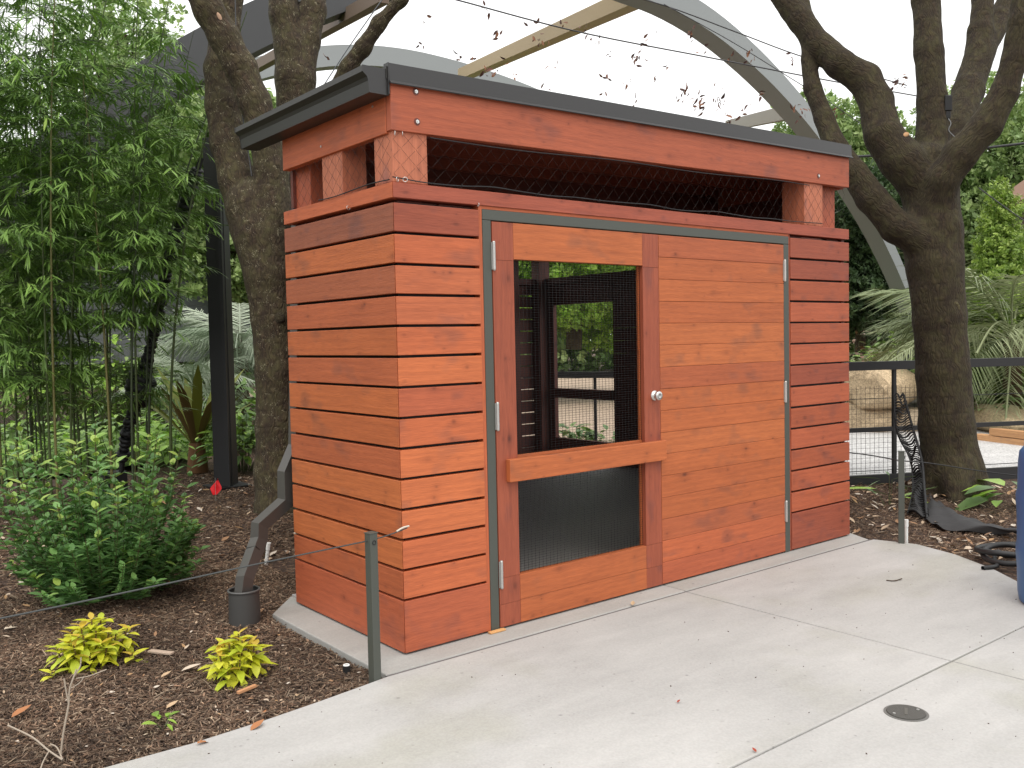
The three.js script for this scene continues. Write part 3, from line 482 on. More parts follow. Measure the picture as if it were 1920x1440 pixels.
{
  const t = thing('lichen_tree', 'lichen flecked trunk splitting in a narrow fork above the gutter', 'tree');
  const bones = [...limb([2.135, 0, -5.496], 0.24, [2.096, 1.203, -5.381], 0.22, [2.059, 2.896, -5.259], 0.20, [2.036, 3.717, -5.201], 0.195, [2.044, 4.274, -5.228], 0.20, [2.029, 4.608, -5.261], 0.165, [1.993, 4.943, -5.311], 0.15, [1.973, 5.557, -5.364], 0.14), ...limb([2.088, 4.272, -5.194], 0.15, [2.196, 4.704, -5.198], 0.13, [2.277, 5.029, -5.217], 0.125, [2.373, 5.632, -5.306], 0.12), ...limb([2.231, 3.567, -5.163], 0.09, [2.354, 4.098, -4.97], 0.09, [2.435, 4.354, -4.794], 0.086, [2.514, 4.528, -4.613], 0.08, [2.601, 4.736, -4.429], 0.07, [2.734, 4.936, -4.207], 0.062, [2.892, 5.21, -3.97], 0.055), ...limb([2.065, 3.008, -5.262], 0.15, [2.231, 3.567, -5.163], 0.09)];
  part(t, 'trunk', skin(bones, 0.026, 0.02, 0.05, 21), bark);
}

// ------------------------------------------------------------------ the steel and netting frame overhead
const archPaint = std({ color: lin(0.055, 0.057, 0.06), roughness: 0.6, metalness: 0.1 });
const archPale = std({ color: lin(0.27, 0.29, 0.295), roughness: 0.6 });
const archGrey = std({ color: lin(0.27, 0.29, 0.29), roughness: 0.55, metalness: 0.1 });
const across = V(0, 1, 0);
solid('steel_arch', sweep([[-0.401, 2.761, -9.389], [0.28, 3.588, -9.025], [1.052, 4.412, -8.717], [1.726, 4.949, -8.469], [2.361, 5.399, -8.246], [3.013, 5.812, -8.008], [3.846, 6.278, -7.757], [5, 6.758, -7.379], [6.973, 7.448, -7.129]], 0.3, 0.58, across, 40), archPaint, 'broad dark grey steel arch rising from the bamboo behind the forked tree', 'steel arch');
solid('steel_arch', sweep([[2.999, 5.455, -15.296], [4.192, 6.384, -15.042], [5.165, 6.979, -14.943], [6.262, 7.438, -14.738], [7.577, 7.735, -14.347], [8.751, 7.806, -14.056], [9.867, 7.718, -13.801], [11.114, 7.465, -13.432], [12.497, 7.001, -12.941], [14.212, 6.044, -12.154], [15.772, 4.845, -11.477]], 0.3, 0.44, across, 40), archPale, 'pale hazy steel arch spanning far behind the shed roof corner', 'steel arch');
solid('steel_arch', sweep([[4.985, 6.177, -4.794], [6.007, 5.93, -4.476], [6.759, 5.846, -4.384], [7.664, 5.709, -4.421], [8.763, 5.462, -4.555], [10.024, 5.156, -4.81], [11.365, 4.77, -5.126], [13.007, 4.032, -5.436], [14.474, 3.275, -5.756], [15.713, 2.405, -5.995], [17.247, 0.966, -6.219]], 0.30, 0.31, across, 40), archGrey, 'grey steel arch coming down behind the right end of the shed', 'steel arch');
const tan = std({ color: lin(0.44, 0.335, 0.20), roughness: 0.6, bumpMap: concreteBump, bumpScale: 0.002 });
solid('roof_purlin', bar([9.328, 7.153, -12.275], [6.482, 5.856, -4.477], 0.22, 0.22), tan, 'tan square beam running up from the pale arch to the right arch', 'beam');
solid('roof_purlin', bar([14.09, 6.064, -9.052], [10.441, 5.036, -4.983], 0.14, 0.22), std({ color: lin(0.30, 0.27, 0.23), roughness: 0.6 }), 'short grey brown beam meeting the right arch above the shed roof', 'beam');
solid('roof_purlin', bar([5.064, 6.809, -13.733], [3.83, 5.848, -6.335], 0.14, 0.17), std({ color: lin(0.16, 0.115, 0.085), roughness: 0.65 }), 'dark brown beam slanting up behind the lichen flecked trunk', 'beam');
{
  const cable = (label, r, m, ...pts) => solid('tension_cable', tube(pts, r, 5, false, 24), m, label, 'cable');
  const thin = std({ color: lin(0.05, 0.05, 0.055), roughness: 0.5 });
  cable('thin dark cable sloping across the open sky over the shed roof', 0.008, thin, [2.744, 4.963, -3.945], [3.172, 4.925, -3.857], [4.474, 4.797, -3.58], [6.248, 4.719, -3.185], [7.977, 4.61, -2.696], [9.475, 4.584, -2.396]);
  cable('upper thin cable from the top of the right arch to the spreading tree', 0.008, thin, [5.857, 5.599, -4.063], [6.437, 5.569, -3.983], [7.499, 5.402, -3.766], [8.606, 5.213, -3.512], [10.346, 4.993, -3.007]);
  cable('fine line along the face of the right arch and on behind the tree', 0.006, thin, [6.33, 5.56, -3.939], [7.631, 5.329, -3.912], [8.88, 5.085, -3.926], [9.963, 4.876, -3.945], [11.093, 4.583, -3.923]);
  cable('black service cable level with the shed roof on the right', 0.018, black, [8.567, 3.8, -3.071], [9.113, 3.821, -2.638], [9.604, 3.842, -2.247], [10.053, 3.879, -1.892], [10.863, 3.976, -1.252]);
  cable('steel wire dropping beside the lichen covered branch', 0.007, std({ color: lin(0.16, 0.17, 0.19), roughness: 0.4 }), [3.321, 5.496, -5.438], [3.137, 5.042, -5.941], [2.933, 4.573, -6.331]);
  cable('thin wire hanging down the fork of the forked tree', 0.006, thin, [1.122, 4.727, -4.481], [1.101, 4.281, -4.444], [1.054, 3.863, -4.328], [1.076, 3.372, -4.229], [1.073, 3.024, -4.133]);
  cable('fine wire crossing below the brown roof on the right', 0.009, thin, [11.074, 3.525, -2.336], [11.652, 3.179, -2.11], [12.214, 2.883, -1.9]);
}
solid('steel_column', merge([bar([1.467, -0.099, -6.02], [1.542, 3.773, -6.2], 0.20, 0.20, V(0.62, 0, -0.78)), bar([1.484, -0.031, -5.921], [1.556, 3.756, -6.098], 0.035, 0.2, V(0.62, 0, -0.78)), box(-0.2, 0.2, -0.03, 0.02, -0.2, 0.2).translate(...[1.475, -0.023, -6.018])]), std({ color: lin(0.013, 0.013, 0.014), roughness: 0.5, metalness: 0.1 }), 'dark square steel column standing left of the forked tree', 'column');
{
  const t = thing('wrapped_pole', 'leaning black strut wrapped in bunched netting, footed behind the shrub', 'pole');
  const P = [[0.347, -0.05, -6.058], [0.416, 0.553, -5.976], [0.54, 1.094, -5.847], [0.66, 1.577, -5.781], [0.779, 2.217, -5.662], [0.914, 2.796, -5.526], [1.064, 3.379, -5.314]];
  part(t, 'pole', tube(P, 0.028, 8), black);
  const c = new THREE.CatmullRomCurve3(P.map((p) => V(p))), list = [], rnd = mulberry(9);
  for (let i = 0; i < 62; i++) { const u = 0.12 + 0.86 * i / 62, p = c.getPoint(u), d = c.getTangent(u), r = (0.045 + 0.03 * rnd()) * (i > 12 && i < 19 ? 1.9 : 1); const g = new THREE.TorusGeometry(r * 0.62, r * 0.5, 6, 12); g.rotateX(Math.PI / 2); g.scale(1, 0.7 + rnd() * 0.5, 1); g.applyQuaternion(new THREE.Quaternion().setFromUnitVectors(V(0, 1, 0), d.clone().add(V((rnd() - 0.5) * 0.8, 0, (rnd() - 0.5) * 0.8)).normalize())); g.translate(p.x, p.y, p.z); list.push(g); }
  part(t, 'netting_wrap', merge(list), black);
  part(t, 'base_plate', box(-0.2, 0.2, -0.04, 0.03, -0.16, 0.16).translate(...[0.308, 0.017, -6.093]), std({ color: lin(0.05, 0.05, 0.05), roughness: 0.6 }));
  part(t, 'foot', box(-0.11, 0.11, 0, 0.24, -0.1, 0.1).translate(...[0.316, 0.017, -6.087]), black);
}

// ------------------------------------------------------------------ planting
function leafShape(width, fold, curl, stations = [0, 0.18, 0.45, 0.75, 1], profile = [0.06, 0.72, 1, 0.62, 0]) {   // unit leaf along +x, face up, folded on its midrib
  const pos = [], idx = [];
  stations.forEach((s, i) => { const w = width / 2 * profile[i], y = -curl * s * s; pos.push(s, y + fold * w, -w, s, y, 0, s, y + fold * w, w); if (i) { const a = (i - 1) * 3, b = i * 3; idx.push(a, a + 1, b, a + 1, b + 1, b, a + 1, a + 2, b + 1, a + 2, b + 2, b + 1); } });
  const g = new THREE.BufferGeometry(); g.setAttribute('position', new THREE.Float32BufferAttribute(pos, 3)); g.setIndex(idx); g.computeVertexNormals();
  return g;
}
const LEAF = { blade: leafShape(0.115, 0.25, 0.12), oval: leafShape(0.50, 0.22, 0.14), broad: leafShape(0.44, 0.2, 0.26), far: leafShape(0.62, 0.1, 0.1, [0, 0.5, 1], [0.2, 1, 0.1]) };
const place = (() => { const x = V(0, 0, 0), y = V(0, 0, 0), z = V(0, 0, 0); return (p, dir, up, len, wid = len) => { x.copy(dir).normalize(); z.copy(x).cross(up); if (z.lengthSq() < 1e-6) z.set(0, 0, 1); z.normalize(); y.copy(z).cross(x); return new THREE.Matrix4().makeBasis(x.clone().multiplyScalar(len), y.clone().multiplyScalar(wid), z.clone().multiplyScalar(wid)).setPosition(p); }; })();
function foliage(parent, list, geometry, palette, material, singles = 300, single = 'leaf', mass = 'foliage') {
  // the leaves that show largest are leaves of their own; the rest is one mass
  const eye = camera.position, size = (l) => Math.hypot(l.m.elements[0], l.m.elements[1], l.m.elements[2]) / Math.hypot(l.m.elements[12] - eye.x, l.m.elements[13] - eye.y, l.m.elements[14] - eye.z);
  list.forEach((l) => { l.s = size(l); }); list.sort((a, b) => b.s - a.s);
  const mats = palette.map((c) => { const m = material.clone(); m.color = lin(...c); return m; });
  for (const l of list.slice(0, singles)) { const o = part(parent, single, geometry, mats[l.c]); l.m.decompose(o.position, o.quaternion, o.scale); }
  const rest = list.slice(singles); if (!rest.length) return;
  const white = material.clone(); white.color = lin(1, 1, 1);
  const im = shade(new THREE.InstancedMesh(geometry, white, rest.length)); im.name = mass; im.userData.kind = 'stuff';
  rest.forEach((l, i) => { im.setMatrixAt(i, l.m); im.setColorAt(i, lin(...palette[l.c].map((v) => v * (l.v ?? 1)))); });
  parent.add(im);
}
const greenLeaf = leafMat(1, 1, 1, 0.40, 0.45);
const BAMBOO = [[0.224, 0.378, 0.084], [0.168, 0.294, 0.070], [0.308, 0.505, 0.113], [0.127, 0.224, 0.056], [0.421, 0.589, 0.140]];
function bambooClump(label, axis, radius, height, culms, leavesWanted, seed, singles, rAt) {
  const t = thing('bamboo_clump', label, 'bamboo', axis, 0, null), rnd = mulberry(seed), list = [], twigs = [];
  const culmMats = [std({ color: lin(0.06, 0.085, 0.025), roughness: 0.45 }), std({ color: lin(0.035, 0.05, 0.02), roughness: 0.5 }), std({ color: lin(0.16, 0.15, 0.05), roughness: 0.45 })];
  const nodes = [];
  for (let i = 0; i < culms; i++) {
    const a = rnd() * 6.283, r = radius * 0.55 * Math.sqrt(rnd()), b = V(Math.cos(a) * r, -0.05, Math.sin(a) * r), h = height * (0.75 + 0.3 * rnd()), out = radius * (0.15 + 0.75 * rnd()), a2 = a + (rnd() - 0.5) * 1.4;
    const pts = [0, 0.25, 0.5, 0.75, 1].map((s) => [b.x + Math.cos(a2) * out * s * s, b.y + h * (s - 0.10 * s * s * s), b.z + Math.sin(a2) * out * s * s]);
    const R = 0.008 + 0.008 * rnd(), c = new THREE.CatmullRomCurve3(pts.map((p) => V(p))), segs = [];
    const M = Math.round(h / 0.26); for (let k = 0; k < M; k++) { const p = c.getPoint(k / M), q = c.getPoint((k + 1) / M), r0 = R * (1 - 0.75 * k / M), r1 = R * (1 - 0.75 * (k + 1) / M); segs.push(rod(p, q, r0, 6, r1)); const n = new THREE.CylinderGeometry(r0 * 1.18, r0 * 1.18, 0.012, 6); n.translate(p.x, p.y, p.z); segs.push(n); if (k / M > 0.18) nodes.push([p, k / M, a2]); }
    part(t, 'culm', merge(segs), culmMats[rnd() < 0.5 ? 0 : rnd() < 0.7 ? 1 : 2]);
  }
  let guard = 0;
  while (list.length < leavesWanted && guard++ < 40000) {
    const [p0, s, a2] = nodes[Math.floor(rnd() * nodes.length)], a = a2 + (rnd() - 0.5) * 5, L = 0.35 + 0.75 * rnd(), d = V(Math.cos(a), 0.35 + 0.5 * rnd(), Math.sin(a)).normalize(), pts = [];
    for (let k = 0; k <= 4; k++) { const u = k / 4; pts.push(p0.clone().addScaledVector(d, L * u).add(V(0, -0.42 * L * u * u, 0))); }
    const e = pts[4]; if (noise3(e.x * 1.7 + seed, e.y * 1.9, e.z * 1.7, 5) < 0.38 + 0.02 * Math.max(0, e.y - 3) || Math.hypot(e.x, e.z) > rAt(e.y) || e.y < rAt.floor + 0.25 * rnd()) continue;
    twigs.push(tube(pts, 0.0022, 3, false, 4));
    for (let k = 1; k <= 4; k++) {
      const n = 4 + Math.floor(rnd() * 5), q = pts[k], tw = rnd() * 6.283, sd = V(Math.cos(a + (rnd() - 0.5) * 2.4), -0.05 - 0.6 * rnd(), Math.sin(a + (rnd() - 0.5) * 2.4)).normalize(), bright = rnd() + 0.25 * (Math.hypot(q.x, q.z) / radius) - 0.1;
      for (let j = 0; j < n; j++) {
        const pp = q.clone().addScaledVector(sd, 0.022 * j), fan = (j % 2 ? 1 : -1) * (0.25 + 0.5 * rnd()), dir = sd.clone().applyAxisAngle(V(0, 1, 0), fan).add(V((rnd() - 0.5) * 0.5, -0.30 + 0.5 * rnd(), (rnd() - 0.5) * 0.5));
        const len = 0.075 + 0.12 * rnd() * (0.6 + 0.6 * rnd());
        list.push({ m: place(pp, dir, V((rnd() - 0.5) * 0.8, 1, (rnd() - 0.5) * 0.8), len, len * (0.85 + 0.3 * rnd())), c: bright > 0.93 ? (rnd() < 0.12 ? 4 : 2) : bright > 0.45 ? 0 : rnd() < 0.6 ? 1 : 3 });
      }
    }
  }
  for (const l of list) { l.m.elements[12] += axis[0]; l.m.elements[13] += axis[1]; l.m.elements[14] += axis[2]; }
  const list2 = list; // sizes are judged in the place; leaves are then hung from the clump's own origin
  list2.forEach((l) => { l.w = l.m; });
  const proxy = new THREE.Group(); foliage(proxy, list2, LEAF.blade, BAMBOO, greenLeaf, singles);
  for (const o of proxy.children.slice()) { o.position.sub(t.position); t.add(o); }
  part(t, 'twigs', merge(twigs), culmMats[1]).userData.kind = 'stuff';
  return t;
}
{
  const rA = (y) => (y < 1.2 ? 0.85 : y < 3 ? lerp(0.85, 1.3, (y - 1.2) / 1.8) : lerp(1.3, 1.45, Math.min(1, (y - 3) / 2.5))); rA.floor = 0.4;
  const rB = (y) => (y < 1.5 ? 0.75 : y < 3 ? lerp(0.75, 1.28, (y - 1.5) / 1.5) : lerp(1.28, 0.8, (y - 3) / 2.5)); rB.floor = 0.6;
  bambooClump('tall leafy bamboo with yellowish stems at the left edge of the bed', [-0.693, 0, -5.724], 1.4, 6.8, 18, 31000, 31, 300, rA);
  bambooClump('tall bamboo with thin dark stems arching towards the steel column', [0.094, 0, -5.709], 1.25, 5.9, 15, 18000, 57, 300, rB);
}
// the big green shrub
{
  const t = thing('green_shrub', 'rounded green shrub with small oval leaves in the mulch bed', 'shrub', [-0.8, 0, -2.149]), rnd = mulberry(404), list = [], stems = [];
  for (let i = 0; i < 230; i++) {
    const a = rnd() * 6.283, q = Math.sqrt(rnd()), tall = rnd() < 0.3, top = V(Math.cos(a) * 0.60 * q, (tall ? 0.60 + 0.45 * rnd() : 0.12 + 0.55 * rnd() * (1.15 - 0.5 * q)), Math.sin(a) * 0.56 * q), base = V(Math.cos(a) * 0.08, 0, Math.sin(a) * 0.08), mid = base.clone().lerp(top, 0.5).add(V(Math.cos(a) * 0.10 * q, -0.02, Math.sin(a) * 0.10 * q)), c = new THREE.CatmullRomCurve3([base, mid, top]);
    stems.push(tube([base, mid, top], 0.0018, 4, false, 6));
    const n = 11 + Math.floor(rnd() * 8);
    for (let k = 0; k < n; k++) {
      const u = 0.32 + 0.68 * (k + rnd() * 0.5) / n, p = c.getPoint(Math.min(1, u)), d = c.getTangent(Math.min(1, u)), ph = k * 1.57 + rnd() * 0.5;
      for (const s of [0, Math.PI]) { const o = V(Math.cos(ph + s), 0.25, Math.sin(ph + s)).addScaledVector(d, 0.5), len = 0.048 + 0.034 * rnd(), young = u > 0.86 && rnd() < (tall ? 0.65 : 0.18); list.push({ m: place(p, o.add(V(0, -0.2 * rnd(), 0)), V((rnd() - 0.5) * 0.8, 1, (rnd() - 0.5) * 0.8), len), c: young ? 3 + Math.floor(rnd() * 2) : Math.floor(rnd() * 3) }); }
    }
  }
  for (const l of list) { l.m.elements[12] += t.position.x; l.m.elements[13] += t.position.y; l.m.elements[14] += t.position.z; }
  const proxy = new THREE.Group(); foliage(proxy, list, LEAF.oval, [[0.17, 0.34, 0.10], [0.22, 0.41, 0.12], [0.14, 0.28, 0.09], [0.30, 0.48, 0.11], [0.40, 0.54, 0.11]], greenLeaf, 300);
  for (const o of proxy.children.slice()) { o.position.sub(t.position); t.add(o); }
  part(t, 'stems', merge(stems), std({ color: lin(0.09, 0.07, 0.03), roughness: 0.8 })).userData.kind = 'stuff';
}
// two small golden plants: rosettes of pointed leaves on short stems, every leaf a part
const GOLD = [[0.60, 0.62, 0.035], [0.68, 0.68, 0.06], [0.48, 0.56, 0.04], [0.62, 0.45, 0.06]].map((c) => { const m = leafMat(...c, 0.3, 0.45); return m; });
function goldenPlant(label, pos, spots, seed) {
  const t = thing('golden_plant', label, 'plant', pos, 0, null), rnd = mulberry(seed), stems = [], stemMat = std({ color: lin(0.14, 0.09, 0.03), roughness: 0.8 });
  for (const [x, z, h] of spots) {
    const top = V(x, h, z), base = V(x * 0.3, -0.02, z * 0.3); stems.push(tube([base, base.clone().lerp(top, 0.5).add(V(x * 0.15, 0, z * 0.15)), top], 0.004, 5, false, 6));
    const n = 10 + Math.floor(rnd() * 5), ph0 = rnd() * 6.28;
    for (let k = 0; k < n; k++) { const ph = ph0 + k * 2.4, el = 0.75 - 0.13 * k + (rnd() - 0.5) * 0.25, len = (0.062 + 0.036 * rnd()) * (k < 2 ? 0.75 : 1), p = top.clone().add(V(0, -0.007 * k, 0)), o = part(t, 'leaf', LEAF.broad, GOLD[k < 2 && rnd() < 0.6 ? 3 : Math.floor(rnd() * 3)]); place(p, V(Math.cos(ph), el, Math.sin(ph)), V(0, 1, 0.01), len, len * (0.9 + 0.3 * rnd())).decompose(o.position, o.quaternion, o.scale); }
  }
  part(t, 'stem', merge(stems), stemMat);
}
{
  const rnd = mulberry(88), spots = (n, rx, h) => Array.from({ length: n }, (_, i) => { const a = i * 2.4 + rnd() * 0.5, r = rx * Math.sqrt((i + 0.3) / n); return [Math.cos(a) * r, Math.sin(a) * r * 0.9, h * (1.05 - 0.6 * (r / rx) ** 2) * (0.8 + 0.35 * rnd())]; });
  goldenPlant('larger golden yellow leafed plant in front of the green shrub', [-1.185, -0.03, -0.998], [...spots(20, 0.155, 0.21), [-0.19, 0.10, 0.05], [0.17, 0.12, 0.05], [0.19, -0.02, 0.14]], 5);
  goldenPlant('smaller golden yellow leafed plant between the shrub and the concrete slab', [-0.715, -0.03, -0.323], spots(15, 0.115, 0.19), 6);
}
// far trees: trunk, limbs and a crown of leaf clusters
const GREENS = { pale: [[0.313, 0.431, 0.147], [0.392, 0.509, 0.196], [0.235, 0.352, 0.117]], mid: [[0.154, 0.263, 0.073], [0.200, 0.326, 0.090], [0.109, 0.200, 0.054]], dark: [[0.081, 0.145, 0.051], [0.109, 0.181, 0.064], [0.057, 0.109, 0.036]], lime: [[0.319, 0.522, 0.072], [0.392, 0.609, 0.102], [0.232, 0.392, 0.058]] };
const farLeaf = leafMat(1, 1, 1, 0.5, 0.6);
const lump = (() => { // a small spray of seven leaves used for far crowns
  const rnd = mulberry(3), list = []; for (let i = 0; i < 7; i++) { const g = LEAF.far.clone(); g.applyMatrix4(place(V((rnd() - 0.5) * 0.9, (rnd() - 0.5) * 0.7, (rnd() - 0.5) * 0.9), V(rnd() - 0.5, rnd() - 0.7, rnd() - 0.5), V(rnd() - 0.5, 1, rnd() - 0.5), 0.45 + 0.3 * rnd())); list.push(g); } return merge(list);
})();
function crown(parent, lobes, n, size, tones, seed, name = 'crown') {
  const rnd = mulberry(seed), im = shade(new THREE.InstancedMesh(lump, farLeaf, n)), M = new THREE.Matrix4(), q = new THREE.Quaternion(), e = new THREE.Euler();
  const vol = lobes.map((l) => Math.pow(l[3], 2)), sum = vol.reduce((a, b) => a + b, 0);
  for (let i = 0; i < n; i++) {
    let r = rnd() * sum, k = 0; while (k < lobes.length - 1 && (r -= vol[k]) > 0) k++;
    const [x, y, z, R, ry] = lobes[k], a = rnd() * 6.283, c = rnd() * 2 - 1, s = Math.sqrt(1 - c * c), rr = R * (0.45 + 0.6 * Math.sqrt(rnd()));
    const p = V(x + Math.cos(a) * s * rr, y + c * rr * (ry ?? 0.8), z + Math.sin(a) * s * rr), sc = size * (0.6 + 0.8 * rnd());
    M.compose(p, q.setFromEuler(e.set(rnd() * 6, rnd() * 6, rnd() * 6)), V(sc, sc, sc)); im.setMatrixAt(i, M);
    const t = tones[Math.floor(rnd() * tones.length)], v = 0.75 + 0.4 * rnd(); im.setColorAt(i, lin(t[0] * v, t[1] * v, t[2] * v));
  }
  im.name = name; im.userData.kind = 'stuff'; parent.add(im); return im;
}
function farTree(label, pos, h, R, tones, n, size, seed, trunkR = 0.16, low = 0.35) {
  const t = thing('background_tree', label, 'tree', pos, 0, null), rnd = mulberry(seed), lobes = [], wood_ = [];
  for (let i = 0; i < 13; i++) { const a = i * 2.4, u = (i + 0.5) / 13, y = h * (low + (1 - low) * u * 0.92), r = R * Math.sin(Math.PI * (0.18 + 0.72 * u)) * 0.72 * (0.6 + 0.5 * rnd()); lobes.push([Math.cos(a) * r, y, Math.sin(a) * r, R * (0.36 + 0.22 * rnd()), 0.75]); }
  wood_.push(tube([[0, -0.2, 0], [0.05, h * 0.3, 0.03], [-0.08, h * 0.55, 0], [0.05, h * 0.85, 0]], trunkR, 7, false, 10));
  for (const l of lobes) wood_.push(rod(V(0, Math.max(0.2, l[1] * 0.62), 0), V(l[0], l[1], l[2]), trunkR * 0.42, 5, trunkR * 0.1));
  part(t, 'trunk', merge(wood_), bark); crown(t, lobes, n, size, tones, seed + 1);
}
farTree('pale green tree rising behind the fork of the right hand shade tree', [29.161, 0, -14.308], 7.9, 3.0, GREENS.pale, 10920, 0.224, 101, 0.2, 0.42);
farTree('darker round tree to the right of the right hand shade tree', [32.35, 0.543, -10.797], 8.8, 4.4, GREENS.pale, 10920, 0.264, 102, 0.2, 0.3);
farTree('dark low tree close behind the right end of the shed', [19.777, 1.143, -9.335], 4.6, 2.0, GREENS.dark, 6720, 0.198, 103, 0.14, 0.2);
farTree('green tree seen through the top of the screen door', [12.588, 1.445, -12.525], 4.0, 2.6, GREENS.lime, 10500, 0.198, 104, 0.2, 0.2);
farTree('bright tree seen through the left end of the screen door', [12.69, 1.472, -15.005], 4.2, 2.6, GREENS.lime, 8820, 0.224, 105, 0.2, 0.2);
farTree('leafy tree standing between the steel column and the forked tree', [5.08, 1.436, -14.668], 5.4, 2.0, GREENS.pale, 6300, 0.172, 106, 0.14, 0.25);
farTree('pale feathery tree showing above the bamboo on the left', [5.565, 1.541, -23.251], 10.2, 2.6, GREENS.pale, 2200, 0.198, 107, 0.18, 0.4);
farTree('small tree showing under the gutter between the trunks', [8.571, 1.461, -20.85], 7.2, 1.5, GREENS.pale, 6720, 0.224, 108, 0.16, 0.35);
farTree('light leafed tree behind the bamboo stems', [2.378, 1.34, -18.097], 4.2, 2.6, GREENS.pale, 4620, 0.198, 109, 0.16, 0.15);
farTree('mid green tree behind the dark square column', [5.143, 1.325, -18.452], 5.6, 2.3, GREENS.pale, 5460, 0.198, 110, 0.16, 0.15);
farTree('green tree at the far right beyond the brown roof', [35.096, 0.468, -9.884], 8.0, 3.6, GREENS.mid, 7560, 0.264, 111, 0.2, 0.3);
farTree('hazy tree seen left of the right arch above the shed end', [28.083, 0.656, -15.487], 9.4, 3.2, GREENS.pale, 7560, 0.264, 112, 0.2, 0.35);
{ // the far wood closing the view all round
  const g = new THREE.Group(), lobes = [], rnd = mulberry(55);
  for (let i = 0; i < 150; i++) { const a = -0.95 + 3.0 * (i / 150) - 1.9, r = 38 + 10 * rnd(), h = 1.5 + 3.6 * rnd(); lobes.push([-2.3 + Math.cos(a) * r, h, 3.8 + Math.sin(a) * r, 2.4 + 1.6 * rnd(), 1]); }
  const im = crown(g, lobes, 52000, 0.5, [...GREENS.mid, ...GREENS.pale], 56, 'treeline'); g.remove(im); scene.add(im);
  tag(im, 'distant belt of mixed green trees closing the garden', 'trees', null, 'stuff');
}
// lime green bamboo on the right, seen against the brown roof
{
  const t = thing('feathery_shrub', 'bright lime green feathery bush beyond the fence on the right', 'bush', [13.414, 0, -3.069]), lobes = [], rnd = mulberry(66);
  for (let i = 0; i < 22; i++) { const u = i / 22, a = i * 2.4; lobes.push([Math.cos(a) * (1 - u) * 1.1 * rnd(), 0.8 + 3.1 * u, Math.sin(a) * (1 - u) * 1.1 * rnd(), 0.55 * (1.15 - u * 0.85), 1.1]); }
  crown(t, lobes, 9000, 0.085, [[0.36, 0.50, 0.10], [0.44, 0.58, 0.13], [0.26, 0.39, 0.08]], 67, 'foliage'); part(t, 'stem', merge([rod(V(0, 0, 0), V(0.1, 3.6, 0), 0.04, 5, 0.01), rod(V(0.1, 0, 0.1), V(0.6, 2.2, 0.2), 0.03, 5, 0.01), rod(V(-0.1, 0, 0), V(-0.6, 2.0, 0.2), 0.03, 5, 0.01)]), bark);
}
// palms
const frondShapes = [0, 1, 2].map((v) => {
  const list = [], rnd = mulberry(200 + v), arch = 0.35 + 0.2 * v, c = (u) => V(u, 0.35 * u - arch * u * u * 1.35, 0);
  list.push(plain(tube([0, 0.25, 0.5, 0.75, 1].map((u) => c(u)), 0.009, 4, false, 10)));
  for (let i = 0; i < 40; i++) for (const s of [-1, 1]) {
    const u = 0.22 + 0.78 * i / 40, p = c(u), L = 0.34 * Math.sin(Math.PI * (0.16 + 0.8 * (u - 0.2) / 0.8)) + 0.07, d = V(0.75, 0.28 - 0.5 * rnd() - 0.2 * v, s * (0.9 + 0.2 * rnd())).normalize();
    const g = leafShape(0.032, 0.4, 0.35 + 0.3 * rnd(), [0, 0.5, 1], [0.6, 1, 0.05]); g.applyMatrix4(place(p, d, V(0, 1, 0), L, L * 1.1)); list.push(plain(g));
  }
  return mergeGeometries(list);
});
function palm(label, pos, trunkH, n, len, tones, seed, droop = 1, trunkR = 0.14) {
  const t = thing('palm', label, 'palm', pos, 0, null), rnd = mulberry(seed), mats = tones.map((c) => leafMat(...c, 0.2, 0.55)), rings = [];
  for (let k = 0; k < trunkH / 0.09; k++) { const g = new THREE.CylinderGeometry(trunkR * 1.05, trunkR * (0.85 + 0.1 * rnd()), 0.095, 9); g.translate(0, k * 0.09, 0); rings.push(g); }
  part(t, 'trunk', merge(rings), std({ color: lin(0.13, 0.085, 0.05), roughness: 1 }));
  for (let i = 0; i < n; i++) { const a = i * 2.4 + rnd() * 0.3, u = i / n, el = lerp(1.25, -0.35 * droop, u) + (rnd() - 0.5) * 0.2, o = part(t, 'frond', frondShapes[Math.floor(rnd() * 3)], mats[Math.floor(rnd() * mats.length)]); o.position.set(0, trunkH, 0); o.rotation.order = 'YZX'; o.rotation.set((rnd() - 0.5) * 0.4, a, el * 0.75); o.scale.setScalar(len * (0.75 + 0.35 * rnd())); }
}
const SILVER = [[0.34, 0.40, 0.29], [0.44, 0.50, 0.38], [0.26, 0.33, 0.22]], OLIVE = [[0.30, 0.34, 0.18], [0.38, 0.42, 0.25], [0.22, 0.27, 0.13]];
palm('grey green feather palm showing left of the right tree trunk', [16.512, 0, -5.616], 1.35, 24, 1.4, OLIVE, 71);
palm('large feather palm at the right edge beyond the fence', [12.673, 0, -2.538], 1.35, 32, 2.1, OLIVE, 72, 1.4);
palm('silvery palm behind the dark column on the left', [3.804, 0, -11.266], 1.45, 34, 1.35, SILVER, 73, 1.6);
palm('second silvery palm low beside the bamboo', [2.77, 0, -10.638], 0.9, 22, 1.0, SILVER, 74, 1.5);
palm('distant palm between the right arch and the shed end', [22.128, 2.456, -10.102], 2.2, 22, 1.9, OLIVE, 75);
